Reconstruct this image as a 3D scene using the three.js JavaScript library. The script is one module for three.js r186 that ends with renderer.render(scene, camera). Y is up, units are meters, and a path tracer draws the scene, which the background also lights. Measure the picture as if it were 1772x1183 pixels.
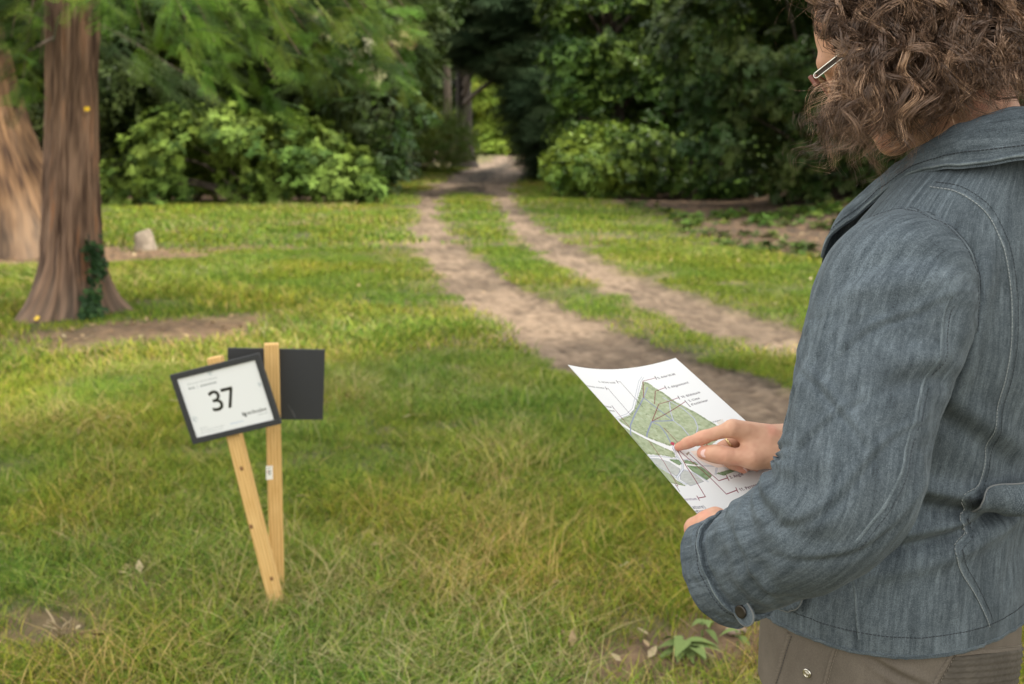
import * as THREE from 'three';
import { mergeGeometries } from 'three/addons/utils/BufferGeometryUtils.js';
import { RoundedBoxGeometry } from 'three/addons/geometries/RoundedBoxGeometry.js';

// ---------------------------------------------------------------- camera, sky, sun, exposure
const scene = new THREE.Scene();
const FPX = 1900, EYE = 1.5, PITCH = Math.atan(371.5 / FPX);
const camera = new THREE.PerspectiveCamera(2 * Math.atan(591.5 / FPX) * 180 / Math.PI, 1772 / 1183, 0.05, 400);
camera.position.set(0, EYE, 0);
camera.rotation.x = -PITCH;
camera.focus = 1.36;
camera.userData.fStop = 6.5;
scene.add(camera);

const renderer = new THREE.WebGLRenderer();
renderer.toneMapping = THREE.LinearToneMapping;
renderer.toneMappingExposure = 1.42;
renderer.shadowMap.enabled = true;

const SUN_EL = 55 * Math.PI / 180, SUN_AZ = 104 * Math.PI / 180;   // azimuth from the viewing direction towards the right
const sunDir = new THREE.Vector3(Math.sin(SUN_AZ) * Math.cos(SUN_EL), Math.sin(SUN_EL), -Math.cos(SUN_AZ) * Math.cos(SUN_EL));
const sun = new THREE.DirectionalLight(new THREE.Color().setRGB(1.0, 0.92, 0.78), 3.6);
sun.position.copy(sunDir).multiplyScalar(60);
sun.castShadow = true; sun.shadow.radius = 5;
Object.assign(sun.shadow.camera, { left: -45, right: 45, top: 45, bottom: -45, near: 1, far: 160 });
scene.add(sun); scene.add(sun.target);

{ // bright, thinly clouded summer sky
  const W = 256, H = 128, data = new Float32Array(W * H * 4), v = new THREE.Vector3();
  for (let j = 0; j < H; j++) for (let i = 0; i < W; i++) {
    const up = ((j + 0.5) / H - 0.5) * Math.PI, az = ((i + 0.5) / W - 0.5) * 2 * Math.PI;
    v.set(Math.cos(az) * Math.cos(up), Math.sin(up), Math.sin(az) * Math.cos(up));
    const c = Math.max(0, v.dot(sunDir)), glow = 0.5 * Math.pow(c, 6) + 0.5 * Math.pow(c, 40);
    const t = Math.max(0, v.y), cl = 0.5 + 0.25 * Math.sin(az * 3 + 4 * v.y) * Math.cos(az * 5 - 7 * v.y) + 0.2 * Math.sin(az * 9 + 13 * v.y);
    const k = v.y < 0 ? 0.3 : 1.5, o = (j * W + i) * 4;
    data[o] = k * (1.00 - 0.10 * t + 0.12 * cl + glow); data[o + 1] = k * (0.98 - 0.06 * t + 0.09 * cl + glow * 0.95); data[o + 2] = k * (0.92 + 0.02 * t + 0.05 * cl + glow * 0.84); data[o + 3] = 1;
  }
  const sky = new THREE.DataTexture(data, W, H, THREE.RGBAFormat, THREE.FloatType);
  sky.mapping = THREE.EquirectangularReflectionMapping; sky.magFilter = THREE.LinearFilter; sky.needsUpdate = true;
  scene.background = sky; scene.environment = sky;
}

// ---------------------------------------------------------------- helpers
const V = (x, y, z) => new THREE.Vector3(x, y, z);
let seedState = 7;
const reseed = (s) => { seedState = s | 0; };
const rnd = () => { seedState = (seedState + 0x6d2b79f5) | 0; let t = Math.imul(seedState ^ (seedState >>> 15), 1 | seedState); t = (t + Math.imul(t ^ (t >>> 7), 61 | t)) ^ t; return ((t ^ (t >>> 14)) >>> 0) / 4294967296; };
const rr = (a, b) => a + (b - a) * rnd();
const clamp = (x, a = 0, b = 1) => Math.min(b, Math.max(a, x));
const sstep = (a, b, x) => { const t = clamp((x - a) / (b - a)); return t * t * (3 - 2 * t); };
const lerp = (a, b, t) => a + (b - a) * t;
const gauss = (x, w) => Math.exp(-(x / w) * (x / w));
const hash3 = (x, y, z) => { let h = Math.imul(x, 374761393) ^ Math.imul(y, 668265263) ^ Math.imul(z, 2147483647 ^ 0x5bd1e995); h = Math.imul(h ^ (h >>> 13), 1274126177); return ((h ^ (h >>> 16)) >>> 0) / 4294967296; };
function noise3(x, y, z) {   // value noise, -1..1
  const ix = Math.floor(x), iy = Math.floor(y), iz = Math.floor(z); let fx = x - ix, fy = y - iy, fz = z - iz;
  fx = fx * fx * (3 - 2 * fx); fy = fy * fy * (3 - 2 * fy); fz = fz * fz * (3 - 2 * fz);
  const a = lerp(lerp(hash3(ix, iy, iz), hash3(ix + 1, iy, iz), fx), lerp(hash3(ix, iy + 1, iz), hash3(ix + 1, iy + 1, iz), fx), fy);
  const b = lerp(lerp(hash3(ix, iy, iz + 1), hash3(ix + 1, iy, iz + 1), fx), lerp(hash3(ix, iy + 1, iz + 1), hash3(ix + 1, iy + 1, iz + 1), fx), fy);
  return lerp(a, b, fz) * 2 - 1;
}
const fbm = (x, y, z, n = 4) => { let s = 0, a = 0.5; for (let i = 0; i < n; i++) { s += a * noise3(x, y, z); x = x * 2.03 + 11.3; y = y * 2.03 + 5.7; z = z * 2.03 + 3.1; a *= 0.5; } return s; };
// points of the place measured through the lens: along a ray at a depth, on a vertical plane across the view, on the flat ground
const camF = V(0, -Math.sin(PITCH), -Math.cos(PITCH)), camU = V(0, Math.cos(PITCH), -Math.sin(PITCH)), camC = V(0, EYE, 0);
const ray = (px, py) => V((px - 886) / FPX, 0, 0).addScaledVector(camU, -(py - 591.5) / FPX).add(camF);
const P = (px, py, d) => ray(px, py).multiplyScalar(d).add(camC);
const PZ = (px, py, z) => { const r = ray(px, py); return r.multiplyScalar(z / r.z).add(camC); };
const PG = (px, py) => { const r = ray(px, py); return r.multiplyScalar(-EYE / r.y).add(camC); };
const toPx = (p) => { const v = p.clone().sub(camC), d = v.dot(camF); return [886 + FPX * v.x / d, 591.5 - FPX * v.dot(camU) / d, d]; };

const used = {};
function numbered(name) { const k = (used[name] = (used[name] ?? -1) + 1); return k ? name + '_' + String(k).padStart(3, '0') : name; }
function shade(o) { o.castShadow = true; o.receiveShadow = true; return o; }
function part(name, geo, mat, parent, label) { const m = shade(new THREE.Mesh(geo, mat)); m.name = name; if (label) m.userData.label = label; parent.add(m); return m; }
function thing(name, label, category, pos, group) { const o = new THREE.Group(); o.name = numbered(name); if (pos) o.position.copy(pos); o.userData = { label, category }; if (group) o.userData.group = group; scene.add(o); return o; }
function struct(name, geo, mat) { const m = shade(new THREE.Mesh(geo, mat)); m.name = numbered(name); m.userData.kind = 'structure'; scene.add(m); return m; }
function shiftGeo(g, o) { g.translate(-o.x, -o.y, -o.z); return g; }
function geoFrom(pos, idx, uv, col, normals = true) {
  const g = new THREE.BufferGeometry(); g.setAttribute('position', new THREE.Float32BufferAttribute(pos, 3));
  if (uv) g.setAttribute('uv', new THREE.Float32BufferAttribute(uv, 2)); if (col) g.setAttribute('color', new THREE.Float32BufferAttribute(col, 3));
  g.setIndex(new THREE.BufferAttribute(new Uint32Array(idx), 1)); if (normals) g.computeVertexNormals(); return g;
}
function gridGeo(nu, nv, f, uvf, colf) {   // f(u,v) -> Vector3
  const pos = [], uv = [], col = colf ? [] : null, idx = [];
  for (let i = 0; i <= nu; i++) for (let j = 0; j <= nv; j++) {
    const u = i / nu, v = j / nv, p = f(u, v); pos.push(p.x, p.y, p.z); const t = uvf ? uvf(u, v) : [u, v]; uv.push(t[0], t[1]);
    if (col) { const c = colf(u, v, p); col.push(c[0], c[1], c[2]); }
  }
  for (let i = 0; i < nu; i++) for (let j = 0; j < nv; j++) { const a = i * (nv + 1) + j, b = a + nv + 1; idx.push(a, b, a + 1, a + 1, b, b + 1); }
  return geoFrom(pos, idx, uv, col);
}
function tubeGeo(pts, radius, sides = 5, colf) {   // tapered tube through points; radius(t) ; closed ends
  const n = pts.length, pos = [], idx = [], col = colf ? [] : null, uv = []; let ref = V(0.31, 0.17, 0.93); const T = V(), A = V(), B = V(); let len = 0;
  for (let i = 0; i < n; i++) {
    T.copy(pts[Math.min(n - 1, i + 1)]).sub(pts[Math.max(0, i - 1)]).normalize(); if (i) len += pts[i].distanceTo(pts[i - 1]);
    A.copy(ref).addScaledVector(T, -ref.dot(T)); if (A.lengthSq() < 1e-6) A.set(T.y, T.z, T.x).addScaledVector(T, -A.dot(T)); A.normalize(); ref = A.clone(); B.crossVectors(T, A);
    const r = radius(i / (n - 1));
    for (let k = 0; k < sides; k++) { const a = k / sides * 2 * Math.PI, c = Math.cos(a) * r, s = Math.sin(a) * r; pos.push(pts[i].x + A.x * c + B.x * s, pts[i].y + A.y * c + B.y * s, pts[i].z + A.z * c + B.z * s); uv.push(k / sides * 6.28 * r, len); if (col) col.push(...colf(i / (n - 1))); }
  }
  for (let i = 0; i < n - 1; i++) for (let k = 0; k < sides; k++) { const a = i * sides + k, b = i * sides + (k + 1) % sides; idx.push(a, b, a + sides, b, b + sides, a + sides); }
  for (const [e, flip] of [[0, 1], [n - 1, 0]]) for (let k = 1; k < sides - 1; k++) { const a = e * sides; flip ? idx.push(a, a + k + 1, a + k) : idx.push(a, a + k, a + k + 1); }
  return geoFrom(pos, idx, uv, col);
}
const curve = (pts, n, closed = false) => new THREE.CatmullRomCurve3(pts, closed, 'centripetal').getPoints(n);
const spline = (xs, ys, x) => {   // smooth 1-D interpolation
  if (x <= xs[0]) return ys[0]; const n = xs.length; if (x >= xs[n - 1]) return ys[n - 1]; let i = 0; while (x > xs[i + 1]) i++;
  const h = xs[i + 1] - xs[i], t = (x - xs[i]) / h, m = (k) => k <= 0 || k >= n - 1 ? 0 : (ys[k + 1] - ys[k - 1]) / (xs[k + 1] - xs[k - 1]);
  const t2 = t * t, t3 = t2 * t; return (2 * t3 - 3 * t2 + 1) * ys[i] + (t3 - 2 * t2 + t) * h * m(i) + (-2 * t3 + 3 * t2) * ys[i + 1] + (t3 - t2) * h * m(i + 1);
};
// closed surface of a distance field
function netGeo(sdf, lo, hi, cell) {
  const nx = Math.ceil((hi.x - lo.x) / cell) + 1, ny = Math.ceil((hi.y - lo.y) / cell) + 1, nz = Math.ceil((hi.z - lo.z) / cell) + 1, val = new Float32Array(nx * ny * nz), at = (i, j, k) => (k * ny + j) * nx + i;
  for (let k = 0; k < nz; k++) for (let j = 0; j < ny; j++) for (let i = 0; i < nx; i++) val[at(i, j, k)] = sdf(lo.x + i * cell, lo.y + j * cell, lo.z + k * cell);
  const id = new Int32Array(nx * ny * nz).fill(-1), pos = [], idx = [];
  const ed = [[0, 0, 0, 1, 0, 0], [0, 1, 0, 1, 1, 0], [0, 0, 1, 1, 0, 1], [0, 1, 1, 1, 1, 1], [0, 0, 0, 0, 1, 0], [1, 0, 0, 1, 1, 0], [0, 0, 1, 0, 1, 1], [1, 0, 1, 1, 1, 1], [0, 0, 0, 0, 0, 1], [1, 0, 0, 1, 0, 1], [0, 1, 0, 0, 1, 1], [1, 1, 0, 1, 1, 1]];
  for (let k = 0; k < nz - 1; k++) for (let j = 0; j < ny - 1; j++) for (let i = 0; i < nx - 1; i++) {
    let n = 0, x = 0, y = 0, z = 0;
    for (const e of ed) { const a = val[at(i + e[0], j + e[1], k + e[2])], b = val[at(i + e[3], j + e[4], k + e[5])]; if ((a < 0) !== (b < 0)) { const t = a / (a - b); x += e[0] + (e[3] - e[0]) * t; y += e[1] + (e[4] - e[1]) * t; z += e[2] + (e[5] - e[2]) * t; n++; } }
    if (n) { id[at(i, j, k)] = pos.length / 3; pos.push(lo.x + (i + x / n) * cell, lo.y + (j + y / n) * cell, lo.z + (k + z / n) * cell); }
  }
  const quad = (a, b, c, d, flip) => { if (a < 0 || b < 0 || c < 0 || d < 0) return; flip ? idx.push(a, c, b, a, d, c) : idx.push(a, b, c, a, c, d); };
  for (let k = 1; k < nz - 1; k++) for (let j = 1; j < ny - 1; j++) for (let i = 1; i < nx - 1; i++) {
    const s = val[at(i, j, k)] < 0;
    if (s !== val[at(i + 1, j, k)] < 0) quad(id[at(i, j - 1, k - 1)], id[at(i, j, k - 1)], id[at(i, j, k)], id[at(i, j - 1, k)], !s);
    if (s !== val[at(i, j + 1, k)] < 0) quad(id[at(i - 1, j, k - 1)], id[at(i, j, k - 1)], id[at(i, j, k)], id[at(i - 1, j, k)], s);
    if (s !== val[at(i, j, k + 1)] < 0) quad(id[at(i - 1, j - 1, k)], id[at(i, j - 1, k)], id[at(i, j, k)], id[at(i - 1, j, k)], !s);
  }
  return geoFrom(pos, idx);
}
const smin = (a, b, k) => { const h = Math.max(k - Math.abs(a - b), 0) / k; return Math.min(a, b) - h * h * k * 0.25; };
const bone = (a, b, ra, rb) => { const dx = b.x - a.x, dy = b.y - a.y, dz = b.z - a.z, L = dx * dx + dy * dy + dz * dz || 1e-9; return (x, y, z) => { const t = clamp(((x - a.x) * dx + (y - a.y) * dy + (z - a.z) * dz) / L); return Math.hypot(x - a.x - t * dx, y - a.y - t * dy, z - a.z - t * dz) - ra - (rb - ra) * t; }; };
const join = (list, k) => (x, y, z) => { let d = 1e3; for (const f of list) d = smin(d, f(x, y, z), k); return d; };
const std = (o) => new THREE.MeshStandardMaterial(o);
const phys = (o) => new THREE.MeshPhysicalMaterial(o);
const rgb = (r, g, b) => new THREE.Color().setRGB(r, g, b);
function canvasTex(w, h, draw, srgb = true) { const c = document.createElement('canvas'); c.width = w; c.height = h; draw(c.getContext('2d'), w, h); const t = new THREE.CanvasTexture(c); if (srgb) t.colorSpace = THREE.SRGBColorSpace; return t; }
function dataTex(n, f, repeat, srgb = false) {   // f(x,y) -> [r,g,b] 0..255, tiling
  const d = new Uint8Array(n * n * 4); for (let y = 0; y < n; y++) for (let x = 0; x < n; x++) { const c = f(x, y), o = (y * n + x) * 4; d[o] = c[0]; d[o + 1] = c[1]; d[o + 2] = c[2]; d[o + 3] = 255; }
  const t = new THREE.DataTexture(d, n, n); t.magFilter = THREE.LinearFilter; t.wrapS = t.wrapT = THREE.RepeatWrapping; if (srgb) t.colorSpace = THREE.SRGBColorSpace; if (repeat) t.repeat.set(repeat, repeat); t.needsUpdate = true; return t;
}

// ---------------------------------------------------------------- ground: one sheet, split by what lies on it
const gp = (list) => list.map(([x, y]) => PG(x, y));
const leftRut = curve([V(9, 0, -55), V(4.5, 0, -58.5), ...gp([[905, 267], [860, 280], [800, 300], [752, 330], [739, 360], [746, 400], [780, 447], [850, 505], [940, 560], [1030, 610], [1150, 655], [1290, 705]]), V(2.6, 0, -5.1), V(4.6, 0, -4.2), V(9, 0, -3)], 160);
const rightRut = curve([V(9, 0, -50), V(4.5, 0, -51), ...gp([[925, 279], [905, 290], [880, 302], [872, 330], [888, 370], [932, 410], [1005, 457], [1095, 498], [1205, 541], [1310, 575], [1400, 600]]), V(4.8, 0, -6.4), V(9, 0, -5.2)], 160);
const distTo = (line, x, z) => { let d = 1e9; for (let i = 0; i < line.length - 1; i++) { const a = line[i], b = line[i + 1], ax = b.x - a.x, az = b.z - a.z, t = clamp(((x - a.x) * ax + (z - a.z) * az) / (ax * ax + az * az + 1e-9)); const q = Math.hypot(x - a.x - t * ax, z - a.z - t * az); if (q < d) d = q; } return d; };
const CEDAR = PG(128, 545), CEDAR2 = PG(18, 440), STONE = PG(250, 430), POST = PG(480, 1052);
const inEll = (x, z, cx, cz, rx, rz) => Math.hypot((x - cx) / rx, (z - cz) / rz);
const bareSpots = [[1180, 1138, 0.34, 0.20, 1.0], [1065, 1158, 0.22, 0.11, 0.9], [1275, 1105, 0.2, 0.2, 0.9], [1120, 985, 0.16, 0.16, 0.4], [95, 1110, 0.22, 0.12, 0.65], [265, 1000, 0.14, 0.10, 0.55], [60, 1075, 0.14, 0.1, 0.5], [365, 575, 0.65, 0.8, 1.0], [270, 568, 0.7, 0.45, 0.95], [60, 585, 0.7, 0.4, 0.8], [120, 610, 0.4, 0.2, 0.6], [430, 560, 0.3, 0.3, 0.6], [165, 745, 0.3, 0.1, 0.5], [350, 398, 0.8, 0.5, 0.8], [515, 388, 0.7, 0.4, 0.75], [440, 428, 0.8, 0.35, 0.75], [560, 352, 1.6, 0.7, 0.7], [250, 352, 1.6, 0.5, 0.5], [680, 440, 0.6, 0.4, 0.3], [985, 415, 0.9, 0.8, 0.35]].map(([px, py, rx, rz, a]) => { const g = PG(px, py); return { x: g.x, z: g.z, rx, rz, a }; });
function cover(x, z) {   // what lies on the ground: dirt 0..1, litter 0..1, straw 0..1
  const n1 = fbm(x * 1.3, 2.2, z * 1.3, 4), n2 = fbm(x * 5.1, 7.7, z * 5.1, 3), n3 = fbm(x * 0.45, 3.1, z * 0.45, 3);
  let dirt = 0, dl = 9, dr = 9;
  if (z < -3 && x > -4 && x < 10) {
    dl = distTo(leftRut, x, z); dr = distTo(rightRut, x, z);
    const near = sstep(-12, -6.5, z), far = sstep(-23.5, -29, z), wL = 0.31 + 0.12 * near + 0.15 * far, wR = 0.28 + 0.03 * near + 0.5 * far;
    dirt = Math.max(sstep(wL + 0.15, wL - 0.10, dl + n1 * 0.26 + n2 * 0.20), sstep(wR + 0.15, wR - 0.10, dr + n1 * 0.26 + n2 * 0.20));
    const mid = dl + dr < 2.4 ? 1 : 0;                                     // between the wheel tracks
    dirt = Math.max(dirt, mid * sstep(0.10, 0.35, n1 + 0.5 * n2 - 0.06 + 0.55 * sstep(0.55, 0.3, dl) * near));
    dirt = Math.max(dirt, mid * far * 0.95);
  }
  let litter = 0;
  litter = Math.max(litter, sstep(1.15, 0.8, inEll(x, z, CEDAR2.x - 0.3, CEDAR2.z + 0.1, 2.9, 1.25) + n1 * 0.3));
  const rb = z < -10.5 && z > -26 ? sstep(-0.3, 0.4, x - spline([10.5, 11.5, 12.8, 15, 21, 26], [8, 5, 3.3, 2.5, 2.4, 1.2], -z) + n1 * 1.3) : 0;   // leaf litter under the right-hand trees
  litter = Math.max(litter, rb * sstep(-1.0, -0.45, n3 + n1 * 0.8));
  litter = Math.max(litter, sstep(-21.6, -23, z + n1) * sstep(-3.2, -3.9, x + n1 * 0.8), sstep(-23, -25.5, z + n1) * (x > 1.5 + Math.max(0, -z - 34) * 0.2 ? 1 : 0));
  let bare = 0; for (const b of bareSpots) { const e = inEll(x, z, b.x, b.z, b.rx, b.rz); if (e < 1.6) bare = Math.max(bare, b.a * sstep(1.25, 0.55, e + n2 * 0.5 + n1 * 0.3)); }
  const straw = clamp(0.42 + 0.75 * n3 + 0.55 * n1 + 0.25 * n2);
  return { dirt, litter, bare, straw, dl, dr, n1, n2, n3 };
}
function groundY(x, z) {
  const bank = 0.9 * sstep(3.4, 8.5, x + 0.1 * (z + 12)) * sstep(-10, -15, z);
  return 0.03 * noise3(x * 0.5, 1.5, z * 0.5) * sstep(2.5, 6, -z) + bank;
}
const gCol = (c) => c;
const soilTex = dataTex(512, (x, y) => { const k = 2 * Math.PI / 512, a = x * k, b = y * k, g = 200 + 55 * fbm(3 * Math.cos(a) + 9, 3 * Math.sin(a) + 2, 3 * Math.cos(b) + 5 * Math.sin(b), 5) + 70 * (hash3(x, y, 3) - 0.5); const q = clamp(g, 60, 255); return [q, q * 0.985, q * 0.96]; });
const groundMat = std({ vertexColors: true, roughness: 1, map: soilTex, bumpMap: soilTex, bumpScale: 0.012 });
{
  const angs = []; for (let a = -180; a < -34; a += 5) angs.push(a); for (let a = -34; a < 34; a += 0.13) angs.push(a); for (let a = 34; a <= 180.01; a += 5) angs.push(Math.min(a, 180));
  if (angs[angs.length - 1] < 180) angs.push(180);
  const rad = [0.02]; for (let r = 0.3; r < 2.6; r += 0.25) rad.push(r); let r = 2.6; while (r < 75) { rad.push(r); r += Math.max(0.014, r * r * 0.00105); } for (r = 80; r < 330; r *= 1.25) rad.push(r);
  const na = angs.length, pos = [], col = [], uv = [], kind = [];
  for (const rd of rad) for (const ad of angs) {
    const a = ad * Math.PI / 180, x = rd * Math.sin(a), z = -rd * Math.cos(a), c = cover(x, z); let y = groundY(x, z);
    const n4 = noise3(x * 23, 4, z * 23), n5 = noise3(x * 55, 8, z * 55);
    let R, G, B;
    const st = clamp(0.5 + c.n1 * 1.1 + 0.3 * n4);
    R = lerp(0.075, 0.22, st); G = lerp(0.085, 0.175, st); B = lerp(0.024, 0.07, st);                       // thatch under the grass
    const brown = clamp(c.bare * 1.2 + 0.25 * sstep(0.2, 0.6, c.n2));
    R = lerp(R, 0.180 + 0.07 * n4, brown); G = lerp(G, 0.115 + 0.045 * n4, brown); B = lerp(B, 0.066 + 0.025 * n4, brown);
    const lm = c.litter, lt = clamp(0.5 + 0.6 * n4 + 0.4 * n5), mulch = inEll(x, z, CEDAR2.x, CEDAR2.z, 3.4, 1.8) < 1 ? 1.7 : 1;
    R = lerp(R, lerp(0.060, 0.165, lt) * mulch, lm); G = lerp(G, lerp(0.040, 0.102, lt) * mulch, lm); B = lerp(B, lerp(0.024, 0.058, lt) * mulch, lm);
    const dk = sstep(0.25, 0.75, 0.5 + c.n1 * 0.9 + c.n2 * 0.7 + n4 * 0.2), damp = clamp(sstep(0.35, 0.6, Math.min(c.dl, c.dr)) * 0.75 + (1 - dk) * 0.55);   // packed pale sand in the wheel tracks, dark humus beside them
    R = lerp(R, lerp(0.27, 0.075, damp) + 0.05 * n4 + 0.03 * n5, c.dirt); G = lerp(G, lerp(0.195, 0.052, damp) + 0.04 * n4 + 0.022 * n5, c.dirt); B = lerp(B, lerp(0.135, 0.033, damp) + 0.03 * n4 + 0.016 * n5, c.dirt);
    y += 0.012 * c.n2 + 0.006 * n4 * (0.4 + lm + c.dirt) - 0.045 * c.dirt * sstep(0.7, 0.1, Math.min(c.dl, c.dr));
    pos.push(x, y, z); col.push(Math.max(0.015, R), Math.max(0.012, G), Math.max(0.008, B)); uv.push(x * 0.9, z * 0.9); kind.push(c.dirt > 0.5 ? 1 : c.litter > 0.55 ? 2 : 0);
  }
  const sets = [[], [], []];
  const tri = (a, b, c) => { const s = kind[a] + kind[b] + kind[c]; const k = kind[a] === kind[b] || kind[a] === kind[c] ? kind[a] : kind[b]; sets[k].push(a, b, c); };
  for (let i = 0; i < rad.length - 1; i++) for (let j = 0; j < na - 1; j++) { const a = i * na + j, b = a + 1, c = a + na, d = c + 1; tri(a, b, c); tri(b, d, c); }
  const full = geoFrom(pos, [].concat(sets[0]).concat(sets[1]).concat(sets[2]), uv, col);
  ['ground', 'dirt_track', 'leaf_litter'].forEach((name, k) => {
    const map = new Map(), p = [], u = [], c = [], n = [], ix = [], N = full.attributes.normal.array;
    for (const v of sets[k]) { let q = map.get(v); if (q === undefined) { q = map.size; map.set(v, q); p.push(pos[v * 3], pos[v * 3 + 1], pos[v * 3 + 2]); n.push(N[v * 3], N[v * 3 + 1], N[v * 3 + 2]); u.push(uv[v * 2], uv[v * 2 + 1]); c.push(col[v * 3], col[v * 3 + 1], col[v * 3 + 2]); } ix.push(q); }
    const g = geoFrom(p, ix, u, c, false); g.setAttribute('normal', new THREE.Float32BufferAttribute(n, 3)); struct(name, g, groundMat);
  });
}

// ---------------------------------------------------------------- grass
function bladeSet(n, spread, hMin, hMax, w, bend, seed, segs = 2) {
  reseed(seed); const pos = [], idx = [], nor = [];
  for (let b = 0; b < n; b++) {
    const a = rr(0, 6.283), r = spread * Math.sqrt(rnd()), x0 = Math.cos(a) * r, z0 = Math.sin(a) * r, h = rr(hMin, hMax), da = rr(0, 6.283), bx = Math.cos(da) * bend * rr(0.2, 1) * h, bz = Math.sin(da) * bend * rr(0.2, 1) * h, wa = rr(0, 6.283), wx = Math.cos(wa) * w * 0.5, wz = Math.sin(wa) * w * 0.5, o = pos.length / 3;
    for (let s = 0; s < segs; s++) { const t = s / segs, k = 1 - 0.45 * t; pos.push(x0 + bx * t * t - wx * k, h * t * (1 - 0.18 * t), z0 + bz * t * t - wz * k, x0 + bx * t * t + wx * k, h * t * (1 - 0.18 * t), z0 + bz * t * t + wz * k); }
    pos.push(x0 + bx, h * 0.82, z0 + bz);
    for (let s = 0; s < segs - 1; s++) { const q = o + s * 2; idx.push(q, q + 1, q + 2, q + 1, q + 3, q + 2); }
    const q = o + (segs - 1) * 2; idx.push(q, q + 1, q + 2);
  }
  return geoFrom(pos, idx);
}
const leafMat = (r, g, b, o = {}) => phys({ color: rgb(r, g, b), roughness: o.rough ?? 0.62, transmission: o.tr ?? 0.35, thickness: 0, side: THREE.DoubleSide, specularIntensity: o.spec ?? 0.25, ior: 1.4 });
const grassMat = phys({ color: rgb(1, 1, 1), roughness: 0.8, vertexColors: true, side: THREE.DoubleSide, specularIntensity: 0.2 });
const dryMat = std({ color: rgb(1, 1, 1), roughness: 0.9, side: THREE.DoubleSide });
const DUMMY = new THREE.Object3D(), COL = new THREE.Color();
function scatter(name, geo, mat, items, parent) {   // items: {p, s, rx, ry, rz, q, c}
  const m = shade(new THREE.InstancedMesh(geo, mat, items.length)); m.name = name; m.userData.kind = 'stuff';
  items.forEach((t, i) => { DUMMY.position.copy(t.p); if (t.q) DUMMY.quaternion.copy(t.q); else DUMMY.rotation.set(t.rx || 0, t.ry || 0, t.rz || 0, 'YXZ'); if (t.sv) DUMMY.scale.copy(t.sv); else DUMMY.scale.setScalar(t.s || 1); DUMMY.updateMatrix(); m.setMatrixAt(i, DUMMY.matrix); if (t.c) m.setColorAt(i, COL.setRGB(t.c[0], t.c[1], t.c[2])); });
  parent.add(m); return m;
}
function turfPatch(n, spreadR, hMin, hMax, w, bend, mix, seed, segs) {   // a hand's breadth of turf: blades of several greens and straw
  const tones = [[0.088, 0.152, 0.022], [0.158, 0.232, 0.029], [0.265, 0.285, 0.042], [0.36, 0.275, 0.115], [0.46, 0.37, 0.175]], gs = [];
  reseed(seed); const seeds = tones.map(() => Math.floor(rnd() * 1e6));
  tones.forEach((t, k) => { const m = Math.max(1, Math.round(n * mix[k])), straw = k > 2, g = bladeSet(m, spreadR, hMin, hMax * (straw ? 1.1 : 1), w * (straw ? 0.8 : 1), bend * (straw ? 1.5 : 1), seeds[k], segs), c = new Float32Array(g.attributes.position.count * 3), per = segs * 2 + 1; for (let i = 0; i < g.attributes.position.count; i++) { const q = 0.8 + 0.45 * hash3(Math.floor(i / per), k, seed); c[i * 3] = t[0] * q; c[i * 3 + 1] = t[1] * q; c[i * 3 + 2] = t[2] * q; } g.setAttribute('color', new THREE.BufferAttribute(c, 3)); gs.push(g); });
  return mergeGeometries(gs);
}
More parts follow.
